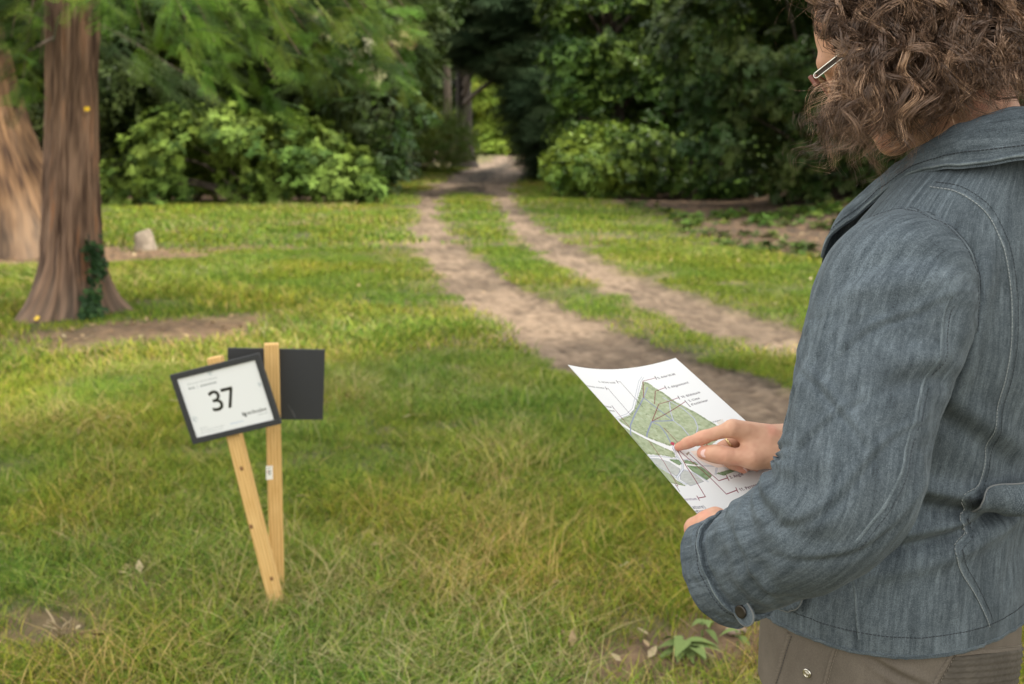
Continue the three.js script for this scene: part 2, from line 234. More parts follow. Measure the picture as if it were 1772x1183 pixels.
{
  const lawn = new THREE.Group(); lawn.name = 'grass'; lawn.userData = { kind: 'stuff', label: 'mown and straw-streaked lawn grass covering the clearing', category: 'grass' }; scene.add(lawn);
  const MIX = [[0.38, 0.40, 0.19, 0.02, 0.01], [0.28, 0.36, 0.24, 0.08, 0.04], [0.18, 0.27, 0.27, 0.19, 0.09]];
  const near = MIX.map((m, i) => [0, 1].map((k) => turfPatch(165, 0.135, 0.016, [0.058, 0.064, 0.072][i], 0.0024, 1.5, m, 11 + i * 7 + k, 3)));
  const tall = [turfPatch(34, 0.07, 0.05, 0.15, 0.0027, 1.0, [0.5, 0.32, 0.12, 0.05, 0.01], 41, 3), turfPatch(16, 0.09, 0.07, 0.17, 0.0019, 0.7, [0.02, 0.05, 0.10, 0.5, 0.33], 43, 3)];
  const mid = MIX.map((m, i) => [turfPatch(115, 0.27, 0.025, 0.085, 0.0065, 1.2, m, 61 + i, 2)]), far = MIX.map((m, i) => [turfPatch(100, 0.5, 0.03, 0.09, 0.017, 1.0, m, 71 + i, 2)]);
  const forms = [...near.flat(), ...tall, ...mid.flat(), ...far.flat()], lists = forms.map(() => []);
  const bands = [[2.4, 7.2, 165, 0], [7.2, 14, 40, 1], [14, 42, 10.5, 2]];
  reseed(21);
  for (const [r0, r1, dens, mode] of bands) {
    const half = 39 * Math.PI / 180, area = half * (r1 * r1 - r0 * r0), n = Math.round(area * dens);
    for (let i = 0; i < n; i++) {
      const r = Math.sqrt(rr(r0 * r0, r1 * r1)), a = rr(-half, half), x = r * Math.sin(a), z = -r * Math.cos(a), c = cover(x, z), u1 = rnd(), u2 = rnd();
      if (c.dirt > 0.22 + 0.5 * u1 || c.litter > 0.15 + 0.75 * u1 * u1 || c.bare > 0.08 + 0.5 * u1) continue;
      const thin = Math.max(c.dirt, c.bare, c.litter), tallness = (1 + 0.4 * c.n3 + 0.6 * c.n1 + 0.4 * c.n2) * (1 - 0.45 * thin) * sstep(-0.1, 0.5, Math.min(c.dl, c.dr) - 0.2);
      const dry = clamp(0.27 + 0.9 * c.n3 + 0.9 * c.n1 + 0.5 * c.n2 + 0.4 * thin + 0.5 * (u2 - 0.5) - (c.dl + c.dr < 2.3 && z < -4 ? 0.3 : 0)), mix = dry < 0.36 ? 0 : dry < 0.74 ? 1 : 2;
      let slot = mode === 0 ? mix * 2 + (rnd() < 0.5 ? 0 : 1) : mode === 1 ? 8 + mix : 11 + mix;
      if (mode === 0 && rnd() < 0.09) slot = dry > 0.6 ? 7 : 6;
      const h = noise3(x * 1.7, 20, z * 1.7), k = rr(0.82, 1.2);
      lists[slot].push({ p: V(x, groundY(x, z) - 0.004 + 0.012 * c.n2, z), ry: rr(0, 6.283), s: rr(0.75, 1.2) * clamp(tallness, 0.4, 1.5), c: [k * (1.04 + 0.20 * h), k * 1.04, k * (0.98 - 0.2 * h)] });
    }
  }
  for (let i = 0; i < 16; i++) { const a = rr(0, 6.283), q = rr(0.03, 0.11); lists[i % 3 ? 6 : 7].push({ p: V(POST.x + 0.01 + Math.cos(a) * q, groundY(POST.x, POST.z) - 0.004, POST.z + Math.sin(a) * q), ry: rr(0, 6.28), s: rr(0.5, 0.95), c: [1, 1, 1] }); }
  forms.forEach((g, i) => { if (lists[i].length) scatter(i < 6 ? 'turf' : i < 8 ? 'tussock' : 'far_turf', g, grassMat, lists[i], lawn); });
}

// ---------------------------------------------------------------- bark, trunks
const barkMat = std({ vertexColors: true, roughness: 0.95 });
function trunkGeo(base, h, rOf, lean, colOf, nu = 200, nv = 220, seed = 1, fibre = 1) {
  // rOf(t height m, angle) radius; fibrous ridges run up the trunk, slightly twisted
  const f = (u, v) => {
    const y = -0.15 + (h + 0.15) * Math.pow(u, 1.35), a = v * 2 * Math.PI, tw = a + y * 0.05 + 0.10 * noise3(Math.cos(a) * 2, Math.sin(a) * 2, y * 1.4 + seed) + 0.03 * noise3(Math.cos(a) * 7, Math.sin(a) * 7, y * 5), c = Math.cos(tw), s = Math.sin(tw);
    const r1 = 1 - Math.abs(noise3(c * 5.5 + seed, s * 5.5, y * 0.55)), r2 = 1 - Math.abs(noise3(c * 15 + seed, s * 15, y * 1.7 + 4)), r3 = noise3(c * 36, s * 36, y * 5.2 + seed) + 1.6 * noise3(c * 10, s * 10, y * 4.4 + seed);
    const r = rOf(y, a) * (1 + 0.02 * fbm(c * 1.5, s * 1.5, y * 0.6 + seed, 2)) + fibre * (0.006 * (r1 - 0.6) + 0.010 * (r2 - 0.6) + 0.0050 * r3 + 0.014 * fbm(c * 4, s * 4, y * 1.8 + seed, 3));
    return V(base.x + lean.x * y + Math.cos(a) * r, base.y + y, base.z + lean.z * y + Math.sin(a) * r);
  };
  return gridGeo(nu, nv, f, (u, v) => [v * 3, u * h], (u, v, p) => { const y = p.y - base.y, b = v * 2 * Math.PI, a = b + y * 0.05 + 0.10 * noise3(Math.cos(b) * 2, Math.sin(b) * 2, y * 1.4 + seed) + 0.03 * noise3(Math.cos(b) * 7, Math.sin(b) * 7, y * 5), c = Math.cos(a), s = Math.sin(a); return colOf(y, a, noise3(c * 9 + seed, s * 9, y * 2.6), noise3(c * 26, s * 26, y * 8 + seed), fbm(c * 3, s * 3, y * 3.2 + seed, 4)); });
}
const colorLerp = (a, b, t) => [lerp(a[0], b[0], t), lerp(a[1], b[1], t), lerp(a[2], b[2], t)];

// ---------------------------------------------------------------- leaf forms
function leafGeo(len, wid, fold, curl, segs = 3) {   // one leaf along +z, folded at the midrib
  const pos = [], idx = []; for (let i = 0; i <= segs; i++) { const t = i / segs, w = wid * 0.5 * Math.sin(Math.PI * Math.pow(t, 0.8)) * (1 - 0.15 * t), y = -curl * t * t * len; pos.push(-w, y + fold * w, t * len, 0, y, t * len, w, y + fold * w, t * len); }
  for (let i = 0; i < segs; i++) { const a = i * 3; idx.push(a, a + 3, a + 1, a + 1, a + 3, a + 4, a + 1, a + 4, a + 2, a + 2, a + 4, a + 5); }
  return geoFrom(pos, idx);
}
function spread(list) { return mergeGeometries(list.map(({ g, p, e, s }) => { const q = g.clone(); DUMMY.position.copy(p); DUMMY.rotation.set(e[0], e[1], e[2], 'YXZ'); DUMMY.scale.setScalar(s || 1); DUMMY.updateMatrix(); q.deleteAttribute('uv'); return q.applyMatrix4(DUMMY.matrix); })); }
const leafForms = {};
{
  reseed(31);
  const rl = leafGeo(0.115, 0.040, 0.35, 0.25, 3);
  leafForms.rosette = [0, 1].map(() => { const l = []; for (let i = 0; i < 11; i++) l.push({ g: rl, p: V(rr(-0.01, 0.01), rr(-0.03, 0.01), rr(-0.01, 0.01)), e: [rr(-0.65, 0.15), i * 0.571 + rr(-0.2, 0.2), rr(-0.3, 0.3)], s: rr(0.75, 1.15) }); return spread(l); });
  const bl = leafGeo(0.085, 0.050, 0.25, 0.2, 3);
  leafForms.twig = [0, 1].map(() => { const l = []; for (let i = 0; i < 17; i++) { const t = i / 17; l.push({ g: bl, p: V(rr(-0.05, 0.05), rr(-0.03, 0.03) - 0.08 * t * t, -0.17 + 0.34 * t), e: [rr(-0.3, 0.6), (i % 2 ? 1 : -1) * rr(0.5, 1.4), rr(-0.5, 0.5)], s: rr(0.7, 1.2) }); } return spread(l); });
  const nl = leafGeo(0.05, 0.010, 0.1, 0.1, 2);
  leafForms.needle = [0, 1].map(() => { const l = []; for (let b = 0; b < 5; b++) { const ba = (b - 2) * 0.42 + rr(-0.1, 0.1), L = 0.34 - 0.05 * Math.abs(b - 2); for (let i = 0; i < 15; i++) { const t = (i + 1) / 15 * L; l.push({ g: nl, p: V(Math.sin(ba) * t, -0.25 * t * t, Math.cos(ba) * t - 0.1), e: [rr(0, 0.35), ba + (i % 2 ? 1 : -1) * rr(0.6, 1.0), 0], s: rr(0.9, 1.6) }); } } return spread(l); });
  // flat drooping frond of a cedar: midrib, side sprays, scale-leaf lobes
  const lobe = leafGeo(0.024, 0.0080, 0.0, 0.15, 2), lobeS = leafGeo(0.018, 0.0066, 0.0, 0.1, 2), tip = leafGeo(0.042, 0.009, 0, 0.2, 2);
  leafForms.frond = [0, 1, 2].map(() => { const l = [], L = 0.34; for (let i = 0; i < 9; i++) { const t = (i + 1) / 9.5, z = t * L, sl = 0.165 * Math.pow(Math.sin(Math.PI * Math.min(1, t * 0.86 + 0.1)), 0.8) * rr(0.75, 1.15), sd = i % 2 ? 1 : -1; for (const s of [sd, -sd]) { const ang = s * rr(0.6, 0.85), n = Math.max(2, Math.round(sl / 0.020)); for (let k = 0; k <= n; k++) { const q = k / n * sl, x = Math.sin(ang) * q, zz = z + Math.cos(ang) * q, y = -0.30 * zz * zz - 0.35 * q * q; if (k === n) l.push({ g: tip, p: V(x, y, zz), e: [0.2, ang * 0.8, 0], s: rr(0.7, 1.1) }); else for (const e of [-1, 1]) l.push({ g: k < n * 0.6 ? lobe : lobeS, p: V(x, y, zz), e: [0.15 + rr(-0.15, 0.15), ang + e * rr(0.55, 0.85), rr(-0.2, 0.2)], s: rr(0.8, 1.25) }); } } } return spread(l); });
  const gl = leafGeo(0.75, 0.014, 0, 0.35, 4);
  leafForms.reed = [0].map(() => { const l = []; for (let i = 0; i < 12; i++) l.push({ g: gl, p: V(rr(-0.1, 0.1), 0, rr(-0.1, 0.1)), e: [rr(-1.45, -0.9), rr(0, 6.28), 0], s: rr(0.6, 1.2) }); return spread(l); });
}
const UP = V(0, 1, 0), QA = new THREE.Quaternion(), QB = new THREE.Quaternion();
// foliage over a set of lobes {c, r:[rx,ry,rz]}: clusters near the surface, a few inside; out = how far clusters turn outwards
function foliage(parent, form, mats, lobes, o) {
  const items = mats.map(() => leafForms[form].map(() => [])), n = V(), p = V();
  lobes.forEach((L, li) => {
    const [rx, ry, rz] = L.r, area = 4 * Math.PI * Math.pow((Math.pow(rx * ry, 1.6) + Math.pow(rx * rz, 1.6) + Math.pow(ry * rz, 1.6)) / 3, 1 / 1.6), N = Math.round(area * o.dens * (L.k || 1));
    for (let i = 0; i < N; i++) {
      const z = rr(-1, 1), a = rr(0, 6.283), q = Math.sqrt(1 - z * z); n.set(q * Math.cos(a), z, q * Math.sin(a));
      const lump = 1 + (o.lump ?? 0.22) * noise3(n.x * 2.6 + li * 7, n.y * 2.6, n.z * 2.6 + li) + 0.12 * noise3(n.x * 7 + li, n.y * 7, n.z * 7), s = lump * (rnd() < 0.72 ? rr(0.86, 1.04) : rr(0.45, 0.9));
      p.set(L.c.x + n.x * rx * s, L.c.y + n.y * ry * s, L.c.z + n.z * rz * s); if (p.y < groundY(p.x, p.z) + 0.03) continue;
      let inside = false; for (let k = 0; k < lobes.length && !inside; k++) if (k !== li) { const M = lobes[k], e = Math.hypot((p.x - M.c.x) / M.r[0], (p.y - M.c.y) / M.r[1], (p.z - M.c.z) / M.r[2]); if (e < 0.62) inside = true; } if (inside) continue;
      if (o.gap && noise3(p.x * o.gap, p.y * o.gap, p.z * o.gap) > 0.38) continue;
      const dir = V(n.x / rx, n.y / ry, n.z / rz).normalize();
      if (o.flat) { // sprays lie in level layers, tips drooping outward
        QA.setFromEuler(new THREE.Euler(rr(0.0, 0.55) * (o.droop ?? 1), Math.atan2(dir.x, dir.z) + rr(-0.8, 0.8), rr(-0.35, 0.35), 'YXZ'));
      } else { const d = dir.multiplyScalar(o.out ?? 0.7).addScaledVector(UP, o.up ?? 0.6).addScaledVector(V(rr(-1, 1), rr(-1, 1), rr(-1, 1)), 0.45).normalize(); QA.setFromUnitVectors(UP, d); QB.setFromAxisAngle(UP, rr(0, 6.283)); QA.multiply(QB); }
      const m = Math.min(mats.length - 1, Math.floor(Math.pow(rnd(), o.pick ?? 1) * mats.length)), k = rr(0.72, 1.28), h = clamp(0.5 + 0.6 * noise3(p.x * 0.9, p.y * 0.9, p.z * 0.9)), t = [k * lerp(0.86, 1.22, h), k, k * lerp(1.1, 0.8, h)];
      items[m][Math.floor(rnd() * leafForms[form].length)].push({ p: p.clone(), q: QA.clone(), s: (o.size ?? 1) * rr(0.75, 1.3), c: t });
    }
  });
  const c = parent.position; items.forEach((r, mi) => r.forEach((it, fi) => { if (it.length) { it.forEach((t) => t.p.sub(c)); scatter(o.name ?? 'foliage', leafForms[form][fi], mats[mi], it, parent); } }));
}
function branchy(parent, base, tips, r0, mat) {   // stems from the base to each tip, in the parent's frame
  const gs = tips.map((t) => { const m = base.clone().lerp(t, 0.5); m.y += 0.12 * t.distanceTo(base); m.x += rr(-0.1, 0.1); return tubeGeo(curve([base.clone().add(V(rr(-0.1, 0.1), 0, rr(-0.1, 0.1))), m, t], 8), (q) => r0 * (1 - 0.8 * q), 6); });
  return gs;
}
const woodMat = std({ color: rgb(0.075, 0.058, 0.043), roughness: 0.95 });
const greens = {
  rhodo: [leafMat(0.041, 0.077, 0.014, { rough: 0.48, tr: 0 }), leafMat(0.097, 0.154, 0.027, { rough: 0.45, tr: 0 }), leafMat(0.172, 0.260, 0.049, { rough: 0.45, tr: 0 })],
  laurel: [leafMat(0.027, 0.057, 0.013, { rough: 0.36, tr: 0, spec: 0.6 }), leafMat(0.064, 0.124, 0.024, { rough: 0.33, tr: 0, spec: 0.7 }), leafMat(0.179, 0.284, 0.053, { rough: 0.35, tr: 0, spec: 0.6 })],
  bright: [leafMat(0.149, 0.223, 0.030, { rough: 0.55, tr: 0 }), leafMat(0.236, 0.322, 0.045, { rough: 0.55, tr: 0 })],
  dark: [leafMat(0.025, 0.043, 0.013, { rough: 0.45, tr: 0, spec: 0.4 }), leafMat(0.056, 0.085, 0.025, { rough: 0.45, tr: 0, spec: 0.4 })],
  yew: [leafMat(0.050, 0.090, 0.042, { rough: 0.6, tr: 0 }), leafMat(0.100, 0.155, 0.075, { rough: 0.6, tr: 0 })],
  cedar: [leafMat(0.030, 0.058, 0.010, { rough: 0.6, tr: 0.3 }), leafMat(0.076, 0.145, 0.020, { rough: 0.6, tr: 0.35 }), leafMat(0.184, 0.305, 0.040, { rough: 0.6, tr: 0.4 })],
  pale: [leafMat(0.40, 0.38, 0.26, { rough: 0.6, tr: 0 }), leafMat(0.28, 0.30, 0.18, { rough: 0.6, tr: 0 })],
  weed: [leafMat(0.200, 0.320, 0.075, { rough: 0.7, tr: 0 }), leafMat(0.280, 0.360, 0.110, { rough: 0.7, tr: 0 })],
};
const gY = (p) => { p.y = groundY(p.x, p.z); return p; };

// ---------------------------------------------------------------- the near cedar
const LEAN = 0.085;
{
  const B = gY(CEDAR.clone()); B.z -= 0.15; B.x -= 0.09;
  const cd = thing('cedar_tree', 'cedar with grey brown fibrous bark, ivy at its foot and a yellow trunk mark', 'tree', B);
  const flare = (y, a) => 0.25 * Math.exp(-Math.max(0, y) / 0.20) * (0.82 + 0.32 * Math.cos(3 * a + 0.4) + 0.15 * Math.cos(5 * a + 2) + 0.55 * noise3(Math.cos(a) * 1.9, Math.sin(a) * 1.9, 3 + y)) + 0.045 * Math.exp(-Math.max(0, y - 0.2) / 0.7);
  const g = trunkGeo(V(0, 0, 0), 9, (y, a) => (0.196 - 0.010 * y) + flare(y, a) + 0.012 * Math.cos(4 * a + 1), V(LEAN, 0, 0), (y, a, n1, n2, n3) => {
    let c = colorLerp([0.052, 0.027, 0.017], [0.300, 0.188, 0.125], clamp(0.44 + 0.42 * n1 + 0.32 * n2 + 0.55 * n3)); c = colorLerp(c, [0.22, 0.095, 0.040], sstep(0.12, 0.45, n3 + 0.25 * n2) * (y < 1.1 && y > 0.3 ? 0.9 : 0.35)); return colorLerp(c, [0.085, 0.068, 0.052], 0.5 * sstep(0.5, 0, y + 0.25 * n1)); }, 260, 300, 3, 1.5);
  const tr = part('trunk', g, barkMat, cd);
  // yellow waymark and a speck at the foot: paint on the bark
  const patch = (px, py, w, h) => { const p = PZ(px, py, B.z + 0.2).sub(B); p.x -= LEAN * p.y; const a = Math.atan2(p.z, p.x), pos = [], ix = [], n = 8; for (let i = 0; i <= n; i++) for (let j = 0; j <= n; j++) { const aa = a + (i / n - 0.5) * w, y = p.y + (j / n - 0.5) * h, r = (0.205 - 0.01 * y) + flare(y, aa) + 0.012 * Math.cos(4 * aa + 1) + 0.022; pos.push(Math.cos(aa) * r + LEAN * y, y, Math.sin(aa) * r); } for (let i = 0; i < n; i++) for (let j = 0; j < n; j++) { if ((i === 0 || i === n - 1) && (j === 0 || j === n - 1)) continue; const q = i * (n + 1) + j; ix.push(q, q + n + 1, q + 1, q + 1, q + n + 1, q + n + 2); } return geoFrom(pos, ix); };
  part('waymark', patch(170, 188, 0.26, 0.034), std({ color: rgb(0.75, 0.48, 0.02), roughness: 0.7, side: THREE.DoubleSide }), cd, 'small yellow paint mark');
  part('waymark', patch(97, 541, 0.06, 0.03), std({ color: rgb(0.72, 0.48, 0.05), roughness: 0.7, side: THREE.DoubleSide }), cd, 'tiny yellow speck near the roots');
  // dead snag, burr
  const s0 = PZ(95, 66, B.z + 0.15).sub(B), s1 = PZ(50, 88, B.z + 0.35).sub(B); part('dead_branch', tubeGeo(curve([s0.clone().add(V(0.12, 0.03, -0.05)), s0, s1], 10), (t) => 0.022 - 0.012 * t, 8), std({ color: rgb(0.16, 0.125, 0.10), roughness: 0.95 }), cd);
  // boughs and hanging fronds
  reseed(41); const boughs = [], fr = [[], [], []].map(() => [[], [], []]);
  const addFrond = (p, yaw, pitch, s, lit) => { const w = rnd() - 0.30 * lit, m = w < 0.06 ? 2 : w < 0.30 ? 1 : 0; fr[m][Math.floor(rnd() * 3)].push({ p: p.clone(), q: new THREE.Quaternion().setFromEuler(new THREE.Euler(pitch, yaw, rr(-0.9, 0.9), 'YXZ')), s, c: [rr(0.8, 1.2), rr(0.85, 1.15), rr(0.8, 1.2)] }); };
  const bough = (y0, end, dens, size, lit, from = 16) => {
    const a = V(LEAN * y0, y0, 0), d = end.clone().sub(a), m1 = a.clone().addScaledVector(d, 0.35); m1.y += 0.25 + 0.10 * d.length(); const m2 = a.clone().addScaledVector(d, 0.72); m2.y += 0.22 + 0.06 * d.length(); const pts = curve([a, m1, m2, end], 26); boughs.push(tubeGeo(pts, (t) => 0.026 * (1 - 0.9 * t), 6));
    const yawB = Math.atan2(d.x, d.z); for (let i = from; i <= 26; i++) for (let k = 0; k < dens; k++) { const t = i / 26, side = rr(-1, 1), off = (0.5 * (1 - t) + 0.10) * side * Math.min(2.2, d.length()) * 0.42, p = pts[i].clone().add(V(Math.cos(yawB) * off, -Math.abs(off) * 0.35 - rr(0, 0.22), -Math.sin(yawB) * off)); addFrond(p, yawB + side * 0.9 + rr(-1.3, 1.3), rr(-0.15, 1.15), size * rr(0.75, 1.25), lit * sstep(0.2, 1, t)); }
  };
  const pt = (px, py, dz) => PZ(px, py, B.z + dz).sub(B);
  for (const [px, py, dz, y0] of [[250, 112, 1.3, 3.2], [325, 95, 1.8, 3.0], [372, 128, 1.5, 3.3], [300, 30, 2.2, 3.4], [430, 60, 1.2, 3.5], [470, 135, 0.4, 3.2], [520, 95, 0.9, 3.6], [575, 175, 0.2, 3.4], [520, 150, 1.2, 3.3], [610, 75, 0.6, 3.9], [645, 125, 0.9, 3.8], [700, 95, 0.3, 4.2], [735, 118, 0.5, 4.2], [700, 170, 0.1, 3.9], [650, 40, 1.0, 4.3], [560, 20, 1.4, 4.2], [215, 30, 1.8, 3.3], [40, 195, 0.3, 3.0], [20, 120, 0.6, 3.1], [70, 165, -0.4, 3.0], [-30, 60, 0.8, 3.3], [130, 15, 1.9, 3.3], [400, 175, -0.6, 3.1], [330, 150, -0.9, 3.0], [480, 200, -0.9, 3.2], [640, 190, -0.4, 3.6], [730, 210, -0.2, 4.0], [560, 120, 0.4, 3.6], [400, 110, 0.6, 3.4], [460, 20, 1.4, 3.9], [340, 20, 1.8, 3.6], [600, 20, 1.0, 4.1], [720, 30, 0.6, 4.4]]) bough(y0, pt(px, py - 55, dz), 3, 0.66, 1.0);
  for (let i = 0; i < 30; i++) { const a = rr(0, 6.283), y0 = rr(4.8, 8.8), L = rr(1.6, 3.2) * (1.15 - y0 / 14); bough(y0, V(Math.cos(a) * L, y0 - rr(0.5, 1.2), Math.sin(a) * L), 3, 1.2, 0.5, 8); }
  const bg = part('boughs', mergeGeometries(boughs), std({ color: rgb(0.13, 0.09, 0.065), roughness: 0.95 }), cd);
  const crown = new THREE.Group(); crown.name = 'crown'; crown.userData.kind = 'stuff'; cd.add(crown);
  fr.forEach((r, m) => r.forEach((it, f) => it.length && scatter('frond', leafForms.frond[f], greens.cedar[m], it, crown)));
  // ivy climbing the right side of the foot
  const ivy = thing('ivy', 'dark green ivy climbing the right side of the near cedar foot', 'ivy', B); reseed(43);
  const il = leafGeo(0.055, 0.055, 0.2, 0.2, 2), stems = [], leaves = [[], []];
  for (const pts of [[[152, 548], [160, 520], [168, 490], [175, 460], [168, 430], [172, 408]], [[140, 545], [146, 525], [160, 505]], [[185, 470], [196, 448], [188, 430]]]) {
    const c = curve(pts.map(([x, y]) => { const p = PZ(x, y, B.z + 0.25).sub(B); p.x -= LEAN * p.y; const a = Math.atan2(Math.max(0.08, p.z), p.x), r = (0.205 - 0.01 * p.y) + flare(p.y, a) + 0.035; return V(Math.cos(a) * r + LEAN * p.y, Math.max(0.02, p.y), Math.sin(a) * r); }), 30); stems.push(tubeGeo(c, () => 0.007, 5));
    c.forEach((p) => { for (let k = 0; k < 3; k++) { const out = V(p.x, 0, p.z).normalize(), q = p.clone().addScaledVector(out, rr(0.01, 0.05)).add(V(rr(-0.06, 0.06), rr(-0.05, 0.05), rr(-0.03, 0.03))); leaves[rnd() < 0.7 ? 0 : 1].push({ p: q, q: new THREE.Quaternion().setFromEuler(new THREE.Euler(rr(0.3, 1.3), Math.atan2(out.x, out.z) + rr(-0.7, 0.7), rr(-0.4, 0.4), 'YXZ')), s: rr(0.7, 1.3), c: [1, 1, 1] }); } });
  }
  part('stem', mergeGeometries(stems), woodMat, ivy); scatter('leaves', il, leafMat(0.022, 0.052, 0.018, { rough: 0.4, tr: 0.2 }), leaves[0], ivy); scatter('leaves', il, leafMat(0.055, 0.115, 0.035, { rough: 0.4, tr: 0.3 }), leaves[1], ivy);
}
// ---------------------------------------------------------------- the cedar at the left edge, fluted orange-brown trunk
{
  const B = gY(CEDAR2.clone()); B.z -= 0.35; B.x -= 0.05;
  const cd = thing('cedar_tree', 'fluted orange brown cedar trunk at the left edge, standing in bark mulch', 'tree', B);
  const flute = (y, a) => 0.42 - 0.028 * y + 0.31 * Math.exp(-Math.max(0, y) / 0.65) * (1 + 0.35 * Math.cos(5 * a + 0.8)) + 0.05 * Math.cos(5 * a + 0.8 + y * 0.12) + 0.035 * Math.cos(8 * a + 2);
  part('trunk', trunkGeo(V(0, 0, 0), 10, flute, V(-0.17, 0, -0.02), (y, a, n1, n2, n3) => colorLerp(colorLerp([0.050, 0.026, 0.015], [0.27, 0.155, 0.078], clamp(0.46 + 0.45 * n1 + 0.35 * n2 + 0.5 * n3)), [0.20, 0.165, 0.13], clamp(0.35 * sstep(0.9, 0, y) + 0.3 * n3)), 220, 260, 9, 1.6), barkMat, cd);
  reseed(47); const boughs = [], fr = [[], [], []];
  for (let i = 0; i < 44; i++) { const y0 = rr(2.6, 9), a = rr(0, 6.283), L = rr(1.8, 3.4), e = V(Math.cos(a) * L - 0.17 * y0, y0 - rr(0.4, 1.3), Math.sin(a) * L), s = V(-0.17 * y0, y0, 0), m = s.clone().lerp(e, 0.5).add(V(0, 0.4, 0)), pts = curve([s, m, e], 16); boughs.push(tubeGeo(pts, (t) => 0.035 * (1 - 0.85 * t), 6)); const yaw = Math.atan2(e.x - s.x, e.z - s.z); for (let q = 4; q <= 16; q++) for (let k = 0; k < 6; k++) { const sd = rr(-1, 1), off = 0.7 * sd; fr[Math.floor(rnd() * 3)].push({ p: pts[q].clone().add(V(Math.cos(yaw) * off, -rr(0, 0.3), -Math.sin(yaw) * off)), q: new THREE.Quaternion().setFromEuler(new THREE.Euler(rr(0.2, 1.1), yaw + sd * 0.9, rr(-0.4, 0.4), 'YXZ')), s: rr(0.9, 1.5), c: [rr(0.8, 1.2), rr(0.8, 1.2), 1] }); } }
  part('boughs', mergeGeometries(boughs), woodMat, cd); const crown = new THREE.Group(); crown.name = 'crown'; crown.userData.kind = 'stuff'; cd.add(crown); fr.forEach((it, f) => scatter('frond', leafForms.frond[f], greens.cedar[0], it, crown));
}
// ---------------------------------------------------------------- shrubs and trees round the clearing
function bush(name, label, cat, lobesPx, z, form, mats, o) {   // lobes: [px, py, radius m, (ry), (dz)]
  const zz = Array.isArray(z) ? z : [z], L = lobesPx.map(([px, py, r, ry, dz]) => { const p = PZ(px, py, zz[0] + (dz ?? rr(-0.5, 0.5) * r)); return { c: p, r: [r, ry ?? r * 0.85, r] }; });
  return grow(name, label, cat, L, form, mats, o);
}
function grow(name, label, cat, L, form, mats, o) {
  const b = V(0, 0, 0); L.forEach((l) => b.add(l.c)); b.multiplyScalar(1 / L.length); if (o.base) b.copy(o.base); b.y = groundY(b.x, b.z);
  const t = thing(name, label, cat, b, o.group); const gs = [];
  if (o.trunk) { const [r, h, c] = o.trunk; part('trunk', trunkGeo(V(0, 0, 0), h, (y, a) => r * (1 - 0.06 * y * (8 / h)) + r * 0.7 * Math.exp(-Math.max(0, y) / 0.4) + 0.02 * Math.cos(3 * a), V(o.lean ?? 0, 0, 0), (y, a, n1, n2) => { const k = clamp(0.5 + 0.5 * n1 + 0.4 * n2); return [c[0] * lerp(0.6, 1.5, k), c[1] * lerp(0.6, 1.5, k), c[2] * lerp(0.6, 1.5, k)]; }, 60, 60, L.length), barkMat, t);
    for (const l of L) { const e = l.c.clone().sub(b), s = V((o.lean ?? 0) * Math.min(h, e.y) * 0.8, clamp(e.y * 0.7, 0.5, h), 0); const m = s.clone().lerp(e, 0.5); m.y += 0.2; gs.push(tubeGeo(curve([s, m, e], 8), (q) => Math.min(r * 0.4, 0.09) * (1 - 0.8 * q), 6)); } part('limbs', mergeGeometries(gs), woodMat, t);
  } else part('stems', mergeGeometries(branchy(t, V(0, 0, 0), L.map((l) => l.c.clone().sub(b)), 0.045, woodMat)), woodMat, t);
  const cr = new THREE.Group(); cr.name = 'crown'; cr.userData.kind = 'stuff'; cr.position.set(0, 0, 0); t.add(cr); cr.position.copy(V(0, 0, 0)); const proxy = new THREE.Group(); proxy.position.copy(b);
  foliage(proxy, form, mats, L, o); if (o.also) for (const [f2, m2, o2] of o.also) foliage(proxy, f2, m2, o2.lobes ? o2.lobes.map(([px, py, r, z]) => ({ c: PZ(px, py, z), r: [r, r * 0.8, r] })) : L, { ...o2, name: o2.name });
  for (const c of [...proxy.children]) cr.add(c); return t;
}
reseed(51);
bush('rhododendron', 'low rhododendron with pale green leaf rosettes along the far edge of the lawn', 'shrub', [[235, 320, 0.65], [280, 268, 0.85], [330, 250, 0.9], [330, 318, 0.8], [395, 238, 0.85], [420, 300, 0.95], [470, 262, 0.9], [500, 318, 0.8], [535, 268, 0.75], [565, 310, 0.75], [600, 300, 0.6], [612, 332, 0.45], [640, 325, 0.38], [210, 340, 0.4]], -22.2, 'rosette', greens.rhodo, { dens: 58, size: 1.12, pick: 0.9, gap: 1.3, lump: 0.4 });
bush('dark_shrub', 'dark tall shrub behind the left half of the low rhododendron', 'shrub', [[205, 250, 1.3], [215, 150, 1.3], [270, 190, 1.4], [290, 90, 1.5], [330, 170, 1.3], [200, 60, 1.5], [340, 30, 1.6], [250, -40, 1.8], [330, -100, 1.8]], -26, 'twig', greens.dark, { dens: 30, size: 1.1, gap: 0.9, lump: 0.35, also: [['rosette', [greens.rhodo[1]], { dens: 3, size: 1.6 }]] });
bush('dark_shrub', 'dark tall shrub behind the right half of the low rhododendron', 'shrub', [[430, 190, 1.4], [480, 110, 1.5], [520, 200, 1.3], [570, 150, 1.5], [450, 20, 1.7], [560, 40, 1.6], [600, 220, 1.2], [500, -60, 1.9]], -26.5, 'twig', greens.dark, { dens: 30, size: 1.1, gap: 0.9, lump: 0.35, also: [['rosette', [greens.rhodo[1]], { dens: 4, size: 1.6 }]] });
